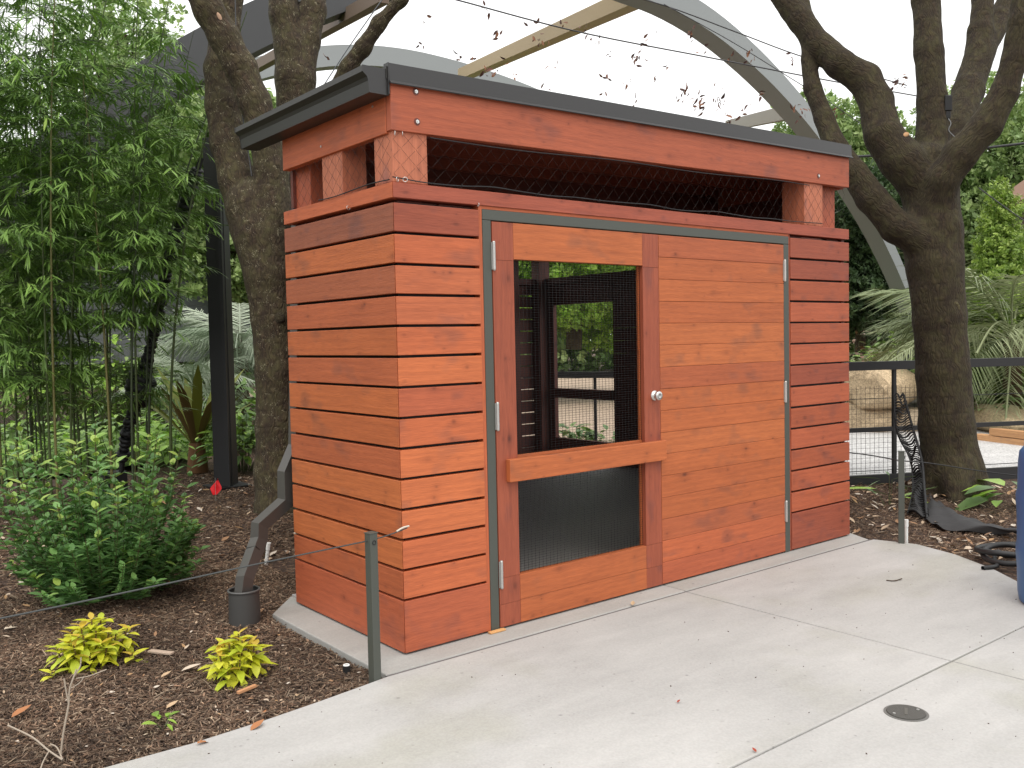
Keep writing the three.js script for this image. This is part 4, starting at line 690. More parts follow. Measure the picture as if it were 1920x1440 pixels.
// broad strap leaved plant left of the column
{
  const t = thing('bird_nest_plant', 'upright plant with broad bronze green strap leaves left of the column', 'plant', [1.645, 0, -7.389]), rnd = mulberry(81), mats = [leafMat(0.17, 0.19, 0.03, 0.25), leafMat(0.22, 0.25, 0.04, 0.25), leafMat(0.13, 0.085, 0.03, 0.2)];
  const blade = leafShape(0.115, 0.35, 0.16, [0, 0.2, 0.5, 0.8, 1], [0.3, 0.6, 1, 0.85, 0.05]);
  for (let i = 0; i < 22; i++) { const a = i * 2.4, el = lerp(3.4, 0.9, i / 22), o = part(t, 'leaf', blade, mats[i % 5 === 4 ? 2 : i % 2]), len = 0.8 + 0.35 * rnd(); place(V(Math.cos(a) * 0.05, 0.3, Math.sin(a) * 0.05), V(Math.cos(a), el, Math.sin(a)), V(-Math.cos(a), 1, -Math.sin(a)), len, len * 0.95).decompose(o.position, o.quaternion, o.scale); }
  part(t, 'stem', new THREE.CylinderGeometry(0.09, 0.13, 0.36, 10).translate(0, 0.16, 0), std({ color: lin(0.16, 0.08, 0.035), roughness: 1 }));
}
// low leafy plants: mounds of broad leaves
function leafyPlant(label, pos, R, H, n, len, tones, seed, geo = LEAF.broad, name = 'leafy_plant', cat = 'plant', group) {
  const t = thing(name, label, cat, pos, 0, group), rnd = mulberry(seed), list = [], stems = [];
  for (let i = 0; i < n; i++) { const a = rnd() * 6.283, q = Math.sqrt(rnd()), p = V(Math.cos(a) * R * q, H * (0.25 + 0.75 * rnd()) * (1.1 - 0.6 * q), Math.sin(a) * R * q), l = len * (0.6 + 0.7 * rnd()); if (i % 4 === 0) stems.push(rod(V(p.x * 0.3, -0.02, p.z * 0.3), p, 0.004, 4, 0.002)); list.push({ m: place(p.clone().add(t.position), V(Math.cos(a) + (rnd() - 0.5), 0.1 + 0.8 * rnd() - 0.4, Math.sin(a) + (rnd() - 0.5)), V((rnd() - 0.5) * 0.6, 1, (rnd() - 0.5) * 0.6), l), c: Math.floor(rnd() * tones.length) }); }
  const proxy = new THREE.Group(); foliage(proxy, list, geo, tones, greenLeaf, Math.min(n, 60)); for (const o of proxy.children.slice()) { o.position.sub(t.position); t.add(o); }
  part(t, 'stems', merge(stems), std({ color: lin(0.07, 0.08, 0.03), roughness: 0.8 })).userData.kind = 'stuff';
}
const T = GREENS;
leafyPlant('low bright leaved plant between the bamboo and the strap leaved plant', [1.573, 0, -8.165], 0.5, 0.7, 260, 0.17, T.lime, 301);
leafyPlant('glossy green plant at the foot of the column on its right', [2.079, 0, -7.059], 0.42, 0.95, 300, 0.18, [...T.mid, ...T.lime], 302);
leafyPlant('leafy undergrowth behind the bamboo stems', [1.207, 0, -9.335], 0.9, 0.75, 420, 0.17, [...T.lime, ...T.mid], 303);
leafyPlant('leafy undergrowth at the far left behind the shrub', [0.049, 0, -9.235], 0.8, 0.7, 360, 0.15, [...T.mid, ...T.lime], 304);
leafyPlant('bushy green plant between the column and the forked tree', [3.099, 0, -9.405], 0.6, 1.15, 360, 0.2, T.mid, 305);
leafyPlant('light green bush beyond the fence at the shed end', [15.282, 0, -6.081], 0.9, 1.5, 620, 0.17, [...T.lime, ...T.pale], 306);
leafyPlant('withered brown bush beyond the fence beside the boulder', [14.596, 0, -6.311], 0.7, 1.5, 460, 0.16, [[0.26, 0.14, 0.08], [0.20, 0.10, 0.05], [0.17, 0.18, 0.08]], 307);
leafyPlant('low green plants right of the trunk beyond the fence', [12.529, 0, -2.716], 0.9, 0.8, 420, 0.2, [...T.mid, ...T.pale], 308);
leafyPlant('dark green plants behind the right trunk beyond the fence', [13.788, 0, -4.649], 0.7, 0.9, 300, 0.18, T.mid, 309);
leafyPlant('small plant with long leaves at the fence foot near the low post', [5.227, 0, -0.423], 0.16, 0.34, 14, 0.3, [...T.mid, ...T.lime], 310, LEAF.blade);
leafyPlant('small lily leaved plant to the right of the right trunk', [5.741, 0, 0.34], 0.2, 0.3, 16, 0.3, [...T.mid, ...T.lime], 311, LEAF.broad);
leafyPlant('low plants outside the shed doorway, left of the fence post', [6.399, 0.045, -5.848], 0.3, 0.3, 70, 0.2, T.mid, 312);
leafyPlant('low plants outside the shed doorway, right of the fence post', [6.81, -0.004, -5.518], 0.3, 0.28, 70, 0.2, T.mid, 313);
leafyPlant('tiny green seedling in the mulch near the concrete edge', [-1.159, 0, 0.019], 0.05, 0.03, 9, 0.06, T.lime, 314, LEAF.broad);
leafyPlant('light green bush far behind the bamboo stems', [1.46, 0, -14.487], 1.3, 1.7, 700, 0.2, [...T.lime, ...T.pale], 315);
leafyPlant('pale green bush far behind the wrapped pole', [2.582, 0, -14.034], 1.2, 1.9, 700, 0.2, [...T.pale, ...T.lime], 316);
leafyPlant('green bush far behind the strap leaved plant', [3.645, 0, -13.691], 1.0, 1.3, 500, 0.2, [...T.lime, ...T.mid], 317);

// ------------------------------------------------------------------ fences, barrier posts, rocks
const fencePaint = std({ color: lin(0.028, 0.028, 0.029), roughness: 0.5, metalness: 0.2 });
function lineFence(label, A, B, h, posts, wires, tall) {   // A, B: foot points; top rail, mid rail, kickboard, posts, wire
  const t = thing('garden_fence', label, 'fence', [A[0], 0, A[2]]), a = V(0, 0, 0), b = V(B[0] - A[0], 0, B[2] - A[2]), up = (v, y) => v.clone().setY(y), L = b.length(), u = b.clone().normalize();
  part(t, 'top_rail', bar(up(a, h - 0.04), up(b, h - 0.04), 0.09, 0.085), fencePaint);
  if (tall) part(t, 'mid_rail', bar(up(a, h * 0.44), up(b, h * 0.44), 0.03, 0.045), fencePaint);
  part(t, 'kickboard', bar(up(a, 0.0), up(b, 0.0), 0.05, 0.16), fencePaint);
  for (const s of posts) part(t, 'post', bar(up(a.clone().addScaledVector(u, s), -0.1), up(a.clone().addScaledVector(u, s), h - 0.083), 0.034, 0.034, u), fencePaint);
  if (wires) { const list = []; for (const [s0, s1] of wires) { for (let s = s0; s < s1; s += 0.05) list.push(bar(up(a.clone().addScaledVector(u, s), 0.09), up(a.clone().addScaledVector(u, s), h * 0.8), 0.0024, 0.0024, u)); for (let y = 0.1; y < h * 0.8; y += 0.05) list.push(bar(up(a.clone().addScaledVector(u, s0), y), up(a.clone().addScaledVector(u, s1), y), 0.0024, 0.0024)); } part(t, 'wire_mesh', merge(list), wireBlack).userData.kind = 'stuff'; }
  if (tall) part(t, 'wire', merge([0.12, 0.85].map((y) => rod(up(a, y), up(b, y), 0.004, 5))), wireBlack);
  return t;
}
lineFence('dark rail fence with wire mesh behind the right tree', [5.45, 0, -1.61], [9.9, 0, 0.66], 1.22, [0.15, 1.17, 3.4], [[0.05, 1.62]], true);
lineFence('dark rail fence outside the shed doorway', [5.833, 0.032, -6.17].map((v, i) => i === 1 ? 0 : v), [6.985, 0.109, -3.849].map((v, i) => i === 1 ? 0 : v), 1.06, [1.05], null, false);
{
  const t = thing('metal_frame', 'grey upright metal frame beyond the fence, left of the right trunk', 'frame', [12.327, 0, -4.134]), g = frameGrey;
  part(t, 'upright', box(-0.075, 0.075, 0, 1.2, -0.06, 0.06), paleGrey); part(t, 'crossbar', box(0.076, 1.1, 1.08, 1.2, -0.05, 0.05), paleGrey);
}
{ // low steel posts carrying a thin cable round the beds
  const postGeo = merge([rbox(-0.021, 0.021, -0.15, 0.66, -0.021, 0.021, 0.003), box(-0.023, 0.023, 0.6602, 0.664, -0.023, 0.023)]);
  const post = thing('barrier_post', 'slim grey steel post at the front left corner of the concrete slab', 'post', [-0.262, 0.004, 0.165], 0.15, 'low steel posts carrying the barrier cable');
  part(post, 'upright', postGeo, frameGrey); part(post, 'eyelet', new THREE.TorusGeometry(0.009, 0.0025, 6, 14).translate(0, 0.62, 0.022), black);
  const other = post.clone(); other.name = numbered('barrier_post'); other.position.set(...[3.943, 0, 0.381]); other.rotation.y = 0.5; other.userData.label = 'slim grey steel post in the leaf litter beside a white pipe stub'; scene.add(other);
  const cableMat = std({ color: lin(0.07, 0.075, 0.075), roughness: 0.45, metalness: 0.5 });
  solid('barrier_cable', tube([[-0.262, 0.632, 0.165], [-0.8, 0.622, 0.19], [-1.2, 0.612, 0.21], [-1.9, 0.60, 0.24], [-2.6, 0.6, 0.24]], 0.0034, 6), cableMat, 'thin cable running left from the corner post over the mulch bed', 'cable');
  solid('barrier_cable', tube([[-0.262, 0.632, 0.165], [-0.19, 0.64, 0.167], [-0.12, 0.652, 0.17], [-0.075, 0.662, 0.172]], 0.003, 6), cableMat, 'short loose cable end poking out to the right of the corner post', 'cable');
  solid('cable_sleeve', tube([[-0.135, 0.655, 0.176], [-0.10, 0.668, 0.178], [-0.07, 0.671, 0.18]], 0.0042, 6), std({ color: lin(0.55, 0.5, 0.42), roughness: 0.6 }), 'pale frayed tip on the loose cable end by the corner post', 'cable end');
  solid('barrier_cable', tube([[4.144, 0.592, -0.3], [4.306, 0.563, -0.122], [4.02, 0.582, 0.339]], 0.0045, 6), black, 'dark thin cable from the shed end to the low post on the right', 'cable');
  solid('barrier_cable', tube([[4.02, 0.582, 0.339], [4.403, 0.528, 0.341], [4.878, 0.431, 0.598], [5.288, 0.363, 0.928]], 0.0045, 6), black, 'thin cable from the right low post past the tree trunk', 'cable');
}
{ // black netting bunched on the fence and trailing to the ground
  const t = thing('netting_roll', 'black netting hanging in ripples from the fence beside the trunk', 'netting'), rows = 52, cols = 10, pos = [], idx = [], L = [[5.836, 0.919, -0.718], [5.749, 0.59, -0.639], [5.638, 0.369, -0.457], [5.361, 0.155, -0.281], [4.981, 0.008, -0.126]], R = [[5.859, 0.931, -0.636], [5.769, 0.623, -0.496], [5.576, 0.388, -0.316], [5.292, 0.179, -0.145], [4.91, 0.001, 0.074]];
  const cl = new THREE.CatmullRomCurve3(L.map((p) => V(p))), cr = new THREE.CatmullRomCurve3(R.map((p) => V(p))), list = [];
  for (let i = 0; i < rows; i++) { const u = i / rows, a = cl.getPoint(u), b = cr.getPoint(u), pts = []; for (let j = 0; j <= 6; j++) { const s = j / 6; pts.push(a.clone().lerp(b, s).add(V(0.012 * Math.sin(s * 6 + i * 0.3), 0.022 * Math.sin(s * 7 + i * 0.12), 0.03 * Math.sin(i * 0.4) * Math.sin(Math.PI * s)))); } list.push(tube(pts, (i > 30 ? 0.012 : 0.0055) + 0.004 * (i % 3 === 0), 4, false, 8)); }
  part(t, 'mesh_folds', merge(list), black).userData.kind = 'stuff';
  part(t, 'edge_cord', tube(L.map((p) => V(p)), 0.008, 5), black); part(t, 'edge_cord', tube(R.map((p) => V(p)), 0.011, 5), black);
}
solid('fabric_strip', (() => { const c = new THREE.CatmullRomCurve3([[5.747, 0.03, -0.344], [5.393, 0.01, -0.107], [5.136, 0, 0.102], [4.864, 0, 0.383], [4.748, 0, 0.657], [4.921, 0, 1.033]].map((p) => V(p))), pos = [], idx = [], n = 40, m = 7, side = V(0.35, 0, 0.9).normalize(); for (let i = 0; i <= n; i++) { const u = i / n, p = c.getPoint(u), w = lerp(0.02, 0.30, Math.min(1, u * 1.3)); for (let j = 0; j <= m; j++) { const s = j / m * 2 - 1; pos.push(p.x + side.x * s * w, p.y + 0.035 * (1 - s * s) + 0.012 * Math.sin(s * 7 + u * 13) + 0.01 * Math.sin(u * 40 + s * 2), p.z + side.z * s * w); if (i && j) { const a = (i - 1) * (m + 1) + j - 1; idx.push(a, a + 1, a + m + 1, a + 1, a + m + 2, a + m + 1); } } } const g = new THREE.BufferGeometry(); g.setAttribute('position', new THREE.Float32BufferAttribute(pos, 3)); g.setIndex(idx); g.computeVertexNormals(); return g; })(), std({ color: lin(0.036, 0.035, 0.036), roughness: 0.8, side: THREE.DoubleSide }), 'dark weed fabric strip lying on the leaf litter below the right tree', 'fabric');
function boulder(label, pos, sx, sy, sz, turn, color, seed) {
  const g = mergeVertices(new THREE.IcosahedronGeometry(1, 5).deleteAttribute('uv').deleteAttribute('normal')), p = g.attributes.position, rnd = mulberry(seed), cuts = Array.from({ length: 9 }, () => [V(rnd() - 0.5, rnd() - 0.4, rnd() - 0.5).normalize(), 0.62 + 0.28 * rnd()]);
  for (let i = 0; i < p.count; i++) { const v = V(p.getX(i), p.getY(i), p.getZ(i)); for (const [n, d] of cuts) { const q = v.dot(n) - d; if (q > 0) v.addScaledVector(n, -q * 0.92); } v.multiplyScalar(1 + 0.06 * (noise3(v.x * 3, v.y * 3, v.z * 3, seed) - 0.5) + 0.05 * (noise3(v.x * 9, v.y * 14, v.z * 9, seed) - 0.5)); p.setXYZ(i, v.x * sx, v.y * sy, v.z * sz); }
  const q = g.toNonIndexed(); q.computeVertexNormals(); const b = solid('boulder', boxUV(q, 0), std({ color: lin(...color), map: gravelMap, roughness: 1, bumpMap: concreteBump, bumpScale: 0.01 }), label, 'rock'); b.position.set(...pos); b.rotation.y = turn; return b;
}
const SAND = [0.95, 0.74, 0.48];
boulder('large pale sandstone boulder on the edge beyond the fence', [11.285, 0.676, -4.04], 1.25, 0.42, 0.7, 0.5, SAND, 1);
boulder('tan rock block under the large sandstone boulder', [10.977, 0.165, -3.999], 0.75, 0.34, 0.5, 0.6, [0.85, 0.66, 0.43], 2);
boulder('tan rock just left of the right trunk, beyond the fence', [11.351, 0.144, -3.443], 0.55, 0.3, 0.4, 0.2, [0.75, 0.62, 0.45], 3);
boulder('long low tan rock edging the bed on the far right', [12.019, 0.186, -2.401], 1.0, 0.24, 0.5, 0.7, [0.80, 0.64, 0.40], 4);
boulder('small grey rock behind the metal frame', [12.474, 0.413, -4.101], 0.6, 0.26, 0.5, 0.4, [0.72, 0.68, 0.62], 5);
solid('stone_ledge', rbox(-1.6, 1.6, -0.1, 0.12, -0.5, 0.5, 0.03).rotateY(0.5).translate(...[13.836, 0.488, -4.427]), std({ color: lin(0.62, 0.62, 0.64), roughness: 0.8, map: gravelMap }), 'pale flat ledge behind the right trunk beyond the rocks', 'ledge');
solid('pale_slab', rbox(-1.3, 1.3, -0.05, 0.06, -0.5, 0.5, 0.02).rotateY(0.5).translate(...[14.627, 0.582, -3.803]), std({ color: lin(0.7, 0.7, 0.7), roughness: 0.8 }), 'pale flat paving slab seen right of the trunk under the palm', 'slab');
{
  const lum = [wood(0.62, 0.34, 0.16), wood(0.55, 0.29, 0.13)], a = [10.51, 0, -2.088], b = [10.023, 0, -0.844], ax = V(b).sub(V(a)).normalize();
  for (const [off, y, m, l] of [[0, 0.05, 0, 'lower sawn timber board lying on the gravel'], [0.14, 0.15, 1, 'upper sawn timber board stacked back on the gravel']]) solid('timber_board', grain(bar(V(a).addScaledVector(ax, off * 2).setY(y), V(b).setY(y), 0.14, 0.09), 2), lum[m], l, 'board');
}
{ // building roof glimpsed on the right
  const t = thing('garden_building', 'brown roofed building half hidden behind the lime green bush', 'building', [23.497, 0.793, -6.347]), br = std({ color: lin(0.17, 0.095, 0.06), roughness: 0.85 });
  part(t, 'roof', merge([bar(V(-3.0, 3.65, 1.3), V(3.4, 6.2, 1.3), 2.6, 0.16)]), br);
  part(t, 'fascia', bar(V(-3.1, 3.55, 2.66), V(3.4, 6.15, 2.66), 0.08, 0.26), std({ color: lin(0.20, 0.105, 0.06), roughness: 0.8 }));
  part(t, 'wall', box(-2.4, 3, 0, 3.5, 0.2, 2.3), std({ color: lin(0.16, 0.12, 0.10), roughness: 0.9 }));
}
{
  const t = thing('screen_wall', 'dark grey boarded screen wall behind the column and palms', 'wall', [4.686, 1.303, -14.974]), m = std({ color: lin(0.10, 0.105, 0.11), roughness: 0.8 });
  t.rotation.y = -0.55;
  for (let k = 0; k < 12; k++) part(t, 'board', box(-3.2, 3.6, -0.1 + k * 0.165, 0.06 + k * 0.165, -0.03, 0.03), m);
  for (const x of [-3.1, 0, 3.4]) part(t, 'post', box(x, x + 0.1, -0.1, 1.95, 0.031, 0.12), m);
}
{ // equipment box strapped in the fork
  const t = thing('camera_box', 'small dark box fixed in the fork of the right hand tree', 'box', [6.172, 3.605, -0.385], -0.67);
  part(t, 'case', rbox(-0.032, 0.032, -0.08, 0.06, -0.03, 0.03, 0.006), black); part(t, 'bracket', rbox(-0.022, 0.022, -0.15, -0.082, -0.02, 0.025, 0.006), black);
  part(t, 'wire', tube([[0, -0.15, 0.02], [0.01, -0.2, 0.05], [-0.01, -0.26, 0.05], [0.03, -0.33, 0.08]], 0.004, 5), paleGrey);
}

// ------------------------------------------------------------------ small things on the ground
{
  const t = thing('blue_barrel', 'blue plastic barrel standing at the right edge of the walkway', 'barrel', [3.19, 0.0, 1.79]);
  const pts = [[0.262, 0], [0.275, 0.012], [0.282, 0.06], [0.286, 0.2], [0.292, 0.27], [0.292, 0.31], [0.286, 0.34], [0.288, 0.5], [0.293, 0.56], [0.293, 0.60], [0.286, 0.63], [0.283, 0.78], [0.276, 0.84], [0.25, 0.875], [0.235, 0.875], [0.225, 0.86], [0, 0.86]].map(([r, y]) => new THREE.Vector2(r, y));
  part(t, 'body', new THREE.LatheGeometry(pts, 56), std({ color: lin(0.035, 0.11, 0.27), roughness: 0.42, bumpMap: concreteBump, bumpScale: 0.001 }));
}
{
  const t = thing('hose', 'black hose lying in loose coils beside the barrel', 'hose', [3.949, 0, 1.131]), pts = [], rnd = mulberry(14);
  for (let i = 0; i <= 44; i++) { const a = i / 44 * 6.283 * 2.6, r = 0.16 + 0.06 * Math.sin(a * 0.7); pts.push(V(Math.cos(a) * r * 1.25 + 0.05, 0.022 + 0.03 * i / 44 + 0.02 * (1 + Math.sin(a * 1.5)), Math.sin(a) * r)); }
  part(t, 'coil', tube(pts, 0.019, 8, false, 160), black);
  part(t, 'tail', tube([[-0.36, 0.012, -0.02], [-0.26, 0.015, 0.02], [-0.12, 0.02, -0.05], [0.06, 0.03, -0.13]], 0.014, 8), black);
}
{
  const t = thing('drain_cover', 'round grey metal drain cover set in the concrete walkway', 'drain cover', [1.14, 0.0, 1.919]);
  part(t, 'rim', new THREE.CylinderGeometry(0.084, 0.084, 0.004, 44), std({ color: lin(0.16, 0.155, 0.145), roughness: 0.7, metalness: 0.3 }));
  part(t, 'lid', new THREE.CylinderGeometry(0.072, 0.074, 0.004, 40).translate(0, 0.0042, 0), std({ color: lin(0.10, 0.097, 0.088), roughness: 0.65, metalness: 0.4, bumpMap: concreteBump, bumpScale: 0.003 }));
  for (const a of [0.4, 0.4 + Math.PI]) part(t, 'screw', new THREE.CylinderGeometry(0.006, 0.006, 0.003, 10).translate(Math.cos(a) * 0.056, 0.0072, Math.sin(a) * 0.056), zinc);
  part(t, 'cross_bar', box(-0.035, 0.035, 0.0063, 0.0085, -0.006, 0.006).rotateY(0.5), std({ color: lin(0.13, 0.125, 0.11), roughness: 0.6, metalness: 0.4 }));
}
{
  const t = thing('drain_pipe', 'black drain pipe stub in the mulch under the downspout', 'pipe', [-0.34, 0.021, -1.13].map((v, i) => i === 1 ? -0.04 : v)), m = std({ color: lin(0.05, 0.049, 0.047), roughness: 0.6 });
  part(t, 'pipe', new THREE.CylinderGeometry(0.082, 0.087, 0.2, 30, 1, true).translate(0, 0.1, 0), new THREE.MeshStandardMaterial({ color: lin(0.05, 0.049, 0.047), roughness: 0.6, side: THREE.DoubleSide }));
  part(t, 'lip', new THREE.TorusGeometry(0.084, 0.006, 8, 36).rotateX(Math.PI / 2).translate(0, 0.2, 0), std({ color: lin(0.09, 0.09, 0.088), roughness: 0.5 }));
  part(t, 'collar', new THREE.CylinderGeometry(0.08, 0.08, 0.01, 30).translate(0, 0.175, 0), m);
}
{
  const pipe = merge([new THREE.CylinderGeometry(0.0135, 0.0135, 0.17, 14).translate(0, 0.06, 0), new THREE.CylinderGeometry(0.0165, 0.0165, 0.05, 14).translate(0, 0.13, 0)]);
  solid('pipe_stub', pipe, whitePlastic, 'white plastic pipe stub beside the right low post', 'pipe').position.set(...[4.031, 0, 0.369]);
  const p = solid('pipe_stub', pipe, whitePlastic, 'white plastic pipe stub in the mulch behind the downspout', 'pipe'); p.position.set(...[0.321, -0.03, -2.355]); p.rotation.set(0.1, 0, -0.12);
}
{
  const t = thing('survey_flag', 'small red marker flag stuck in the mulch by the column', 'flag', [0.982, -0.03, -5.048]), g = new THREE.PlaneGeometry(0.11, 0.16, 6, 8), p = g.attributes.position; for (let i = 0; i < p.count; i++) { p.setZ(i, 0.02 * Math.sin(p.getX(i) * 40 + p.getY(i) * 20)); p.setX(i, p.getX(i) * (1.15 - 13 * Math.abs(p.getY(i) + 0.015)) + 0.2 * p.getY(i)); } g.computeVertexNormals();
  part(t, 'flag', g.rotateY(-0.6).translate(0.01, 0.17, 0), std({ color: lin(0.68, 0.012, 0.02), roughness: 0.6, side: THREE.DoubleSide })); part(t, 'wire_stem', rod(V(0, -0.05, 0), V(0, 0.26, 0), 0.002, 5), zinc);
}
{
  const t = thing('sprinkler_head', 'small round black sprinkler head with a pale cap in the mulch', 'sprinkler', [-0.293, -0.025, -0.045]);
  part(t, 'body', new THREE.CylinderGeometry(0.019, 0.015, 0.05, 18).translate(0, 0.012, 0), black);
  part(t, 'cap', new THREE.TorusGeometry(0.012, 0.004, 8, 20).rotateX(Math.PI / 2).translate(0, 0.038, 0), whitePlastic);
}
solid('wood_shim', grain(rbox(0.50, 0.60, 0.002, 0.012, 0.004, 0.03, 0.002), 0), wood(0.62, 0.33, 0.13), 'pale wood shim on the slab under the left door jamb', 'shim');
{ // bare twigs standing in the mulch
  const twig = std({ color: lin(0.36, 0.30, 0.235), roughness: 0.9 });
  const draw = (label, ...lines) => solid('dry_twig', merge(lines.map(([r, ...p]) => tube(p, r, 5, false, 12))), twig, label, 'twig');
  draw('tall bare pale twig standing in front of the larger golden plant', [0.0042, [-1.548, -0.021, 0.05], [-1.535, 0.067, 0.05], [-1.51, 0.182, 0.05]], [0.0034, [-1.51, 0.182, 0.05], [-1.504, 0.242, 0.05], [-1.489, 0.28, 0.05], [-1.478, 0.308, 0.05]], [0.003, [-1.51, 0.182, 0.05], [-1.517, 0.233, 0.05], [-1.522, 0.284, 0.05]], [0.0022, [-1.48, 0.273, 0.05], [-1.438, 0.271, 0.05], [-1.371, 0.281, 0.05]], [0.0024, [-1.489, 0.28, 0.05], [-1.465, 0.315, 0.05], [-1.46, 0.35, 0.05]], [0.002, [-1.5, 0.241, 0.05], [-1.468, 0.254, 0.05], [-1.452, 0.274, 0.05]]);
  draw('bare pale twig lying across the mulch at the lower left corner', [0.004, [-1.646, 0, -0.383], [-1.595, 0, -0.192], [-1.572, 0, -0.011], [-1.551, 0, 0.108]], [0.003, [-1.551, 0, 0.108], [-1.543, 0, -0.034], [-1.554, 0, -0.073]], [0.0028, [-1.572, 0, -0.011], [-1.613, 0, 0.082], [-1.641, 0, 0.168]]);
}
// fallen leaves and bits that stand out one by one
{
  const dead = { rust: std({ color: lin(0.36, 0.15, 0.06), roughness: 0.8, side: THREE.DoubleSide }), tan: std({ color: lin(0.47, 0.33, 0.20), roughness: 0.8, side: THREE.DoubleSide }), red: std({ color: lin(0.30, 0.05, 0.025), roughness: 0.8, side: THREE.DoubleSide }), pale: std({ color: lin(0.55, 0.46, 0.36), roughness: 0.85, side: THREE.DoubleSide }), dark: std({ color: lin(0.07, 0.05, 0.035), roughness: 0.9, side: THREE.DoubleSide }) };
  const crisp = leafShape(0.5, 0.5, -0.25), oak = leafShape(0.6, 0.35, 0.3, [0, 0.15, 0.3, 0.45, 0.6, 0.75, 1], [0.1, 0.7, 0.5, 1, 0.7, 0.85, 0]);
  const leaf = (label, p, len, turn, m, geo = crisp) => { const o = solid('fallen_leaf', geo, dead[m], label, 'leaf'); o.position.set(p[0], p[1], p[2]); o.rotation.y = turn; o.scale.setScalar(len); };
  leaf('small tan leaf on the joint in front of the screen door', [1.394, 0.008, 0.174], 0.05, 0.7, 'tan');
  leaf('rust coloured leaf on the walkway edge near the mulch', [-1.126, 0.008, 0.32], 0.05, 0.2, 'rust', oak);
  leaf('tiny red brown leaf in the middle of the concrete walkway', [0.534, 0.006, 1.257], 0.022, 0.2, 'red');
  leaf('tiny red leaf on the concrete left of the drain cover', [0.401, 0.006, 1.748], 0.026, 1.2, 'red');
  leaf('curled brown leaf in the mulch below the smaller golden plant', [-0.917, 0, 0.326], 0.075, 0.4, 'rust');
  leaf('bright rust leaf standing at the concrete edge', [-0.798, 0, 0.19], 0.04, 1.4, 'rust', oak);
  leaf('orange brown leaf at the lower left of the bed', [-1.614, -0.01, -0.492], 0.09, 0.4, 'rust');
  leaf('tan leaf on the mulch right of the smaller golden plant', [-0.611, -0.01, 0.093], 0.05, 0.9, 'tan', oak);
  leaf('pale curled leaf between the two golden plants', [-0.987, -0.01, -0.54], 0.055, 0.3, 'tan');
  leaf('pale star shaped leaf left of the larger golden plant', [-1.405, -0.01, -1.874], 0.1, 0.2, 'pale', oak);
  leaf('grey dead leaf in the mulch in the middle of the bed', [-0.887, -0.01, -0.56], 0.09, -0.3, 'pale');
  leaf('round brown leaf below the middle of the bed', [-1.089, -0.01, -0.153], 0.06, 0.3, 'tan');
  solid('wood_chip', rbox(-0.07, 0.07, 0, 0.012, -0.016, 0.016, 0.003).rotateY(-1.0).translate(...[-0.879, -0.01, -0.88]), std({ color: lin(0.44, 0.34, 0.26), roughness: 0.9 }), 'broad pale bark chip in the bed right of the larger golden plant', 'wood chip');
  solid('wood_chip', rbox(-0.05, 0.05, 0, 0.014, -0.009, 0.009, 0.003).rotateY(0.3).translate(...[-0.751, -0.01, -0.113]), std({ color: lin(0.50, 0.25, 0.12), roughness: 0.9 }), 'orange wood sliver beside the smaller golden plant', 'wood chip');
  solid('short_twig', tube([[2.916, 0.004, 0.841], [2.928, 0.006, 0.88], [3.004, 0.008, 0.893]], 0.0035, 5), dead.dark, 'short dark twig on the concrete in front of the right door', 'twig');
  solid('dry_branch', tube([[0.537, -0.02, -3.696], [0.597, -0.015, -3.546], [0.717, -0.01, -3.514]], 0.014, 6), dead.pale, 'pale dry stick on the mulch left of the downspout', 'stick');
}
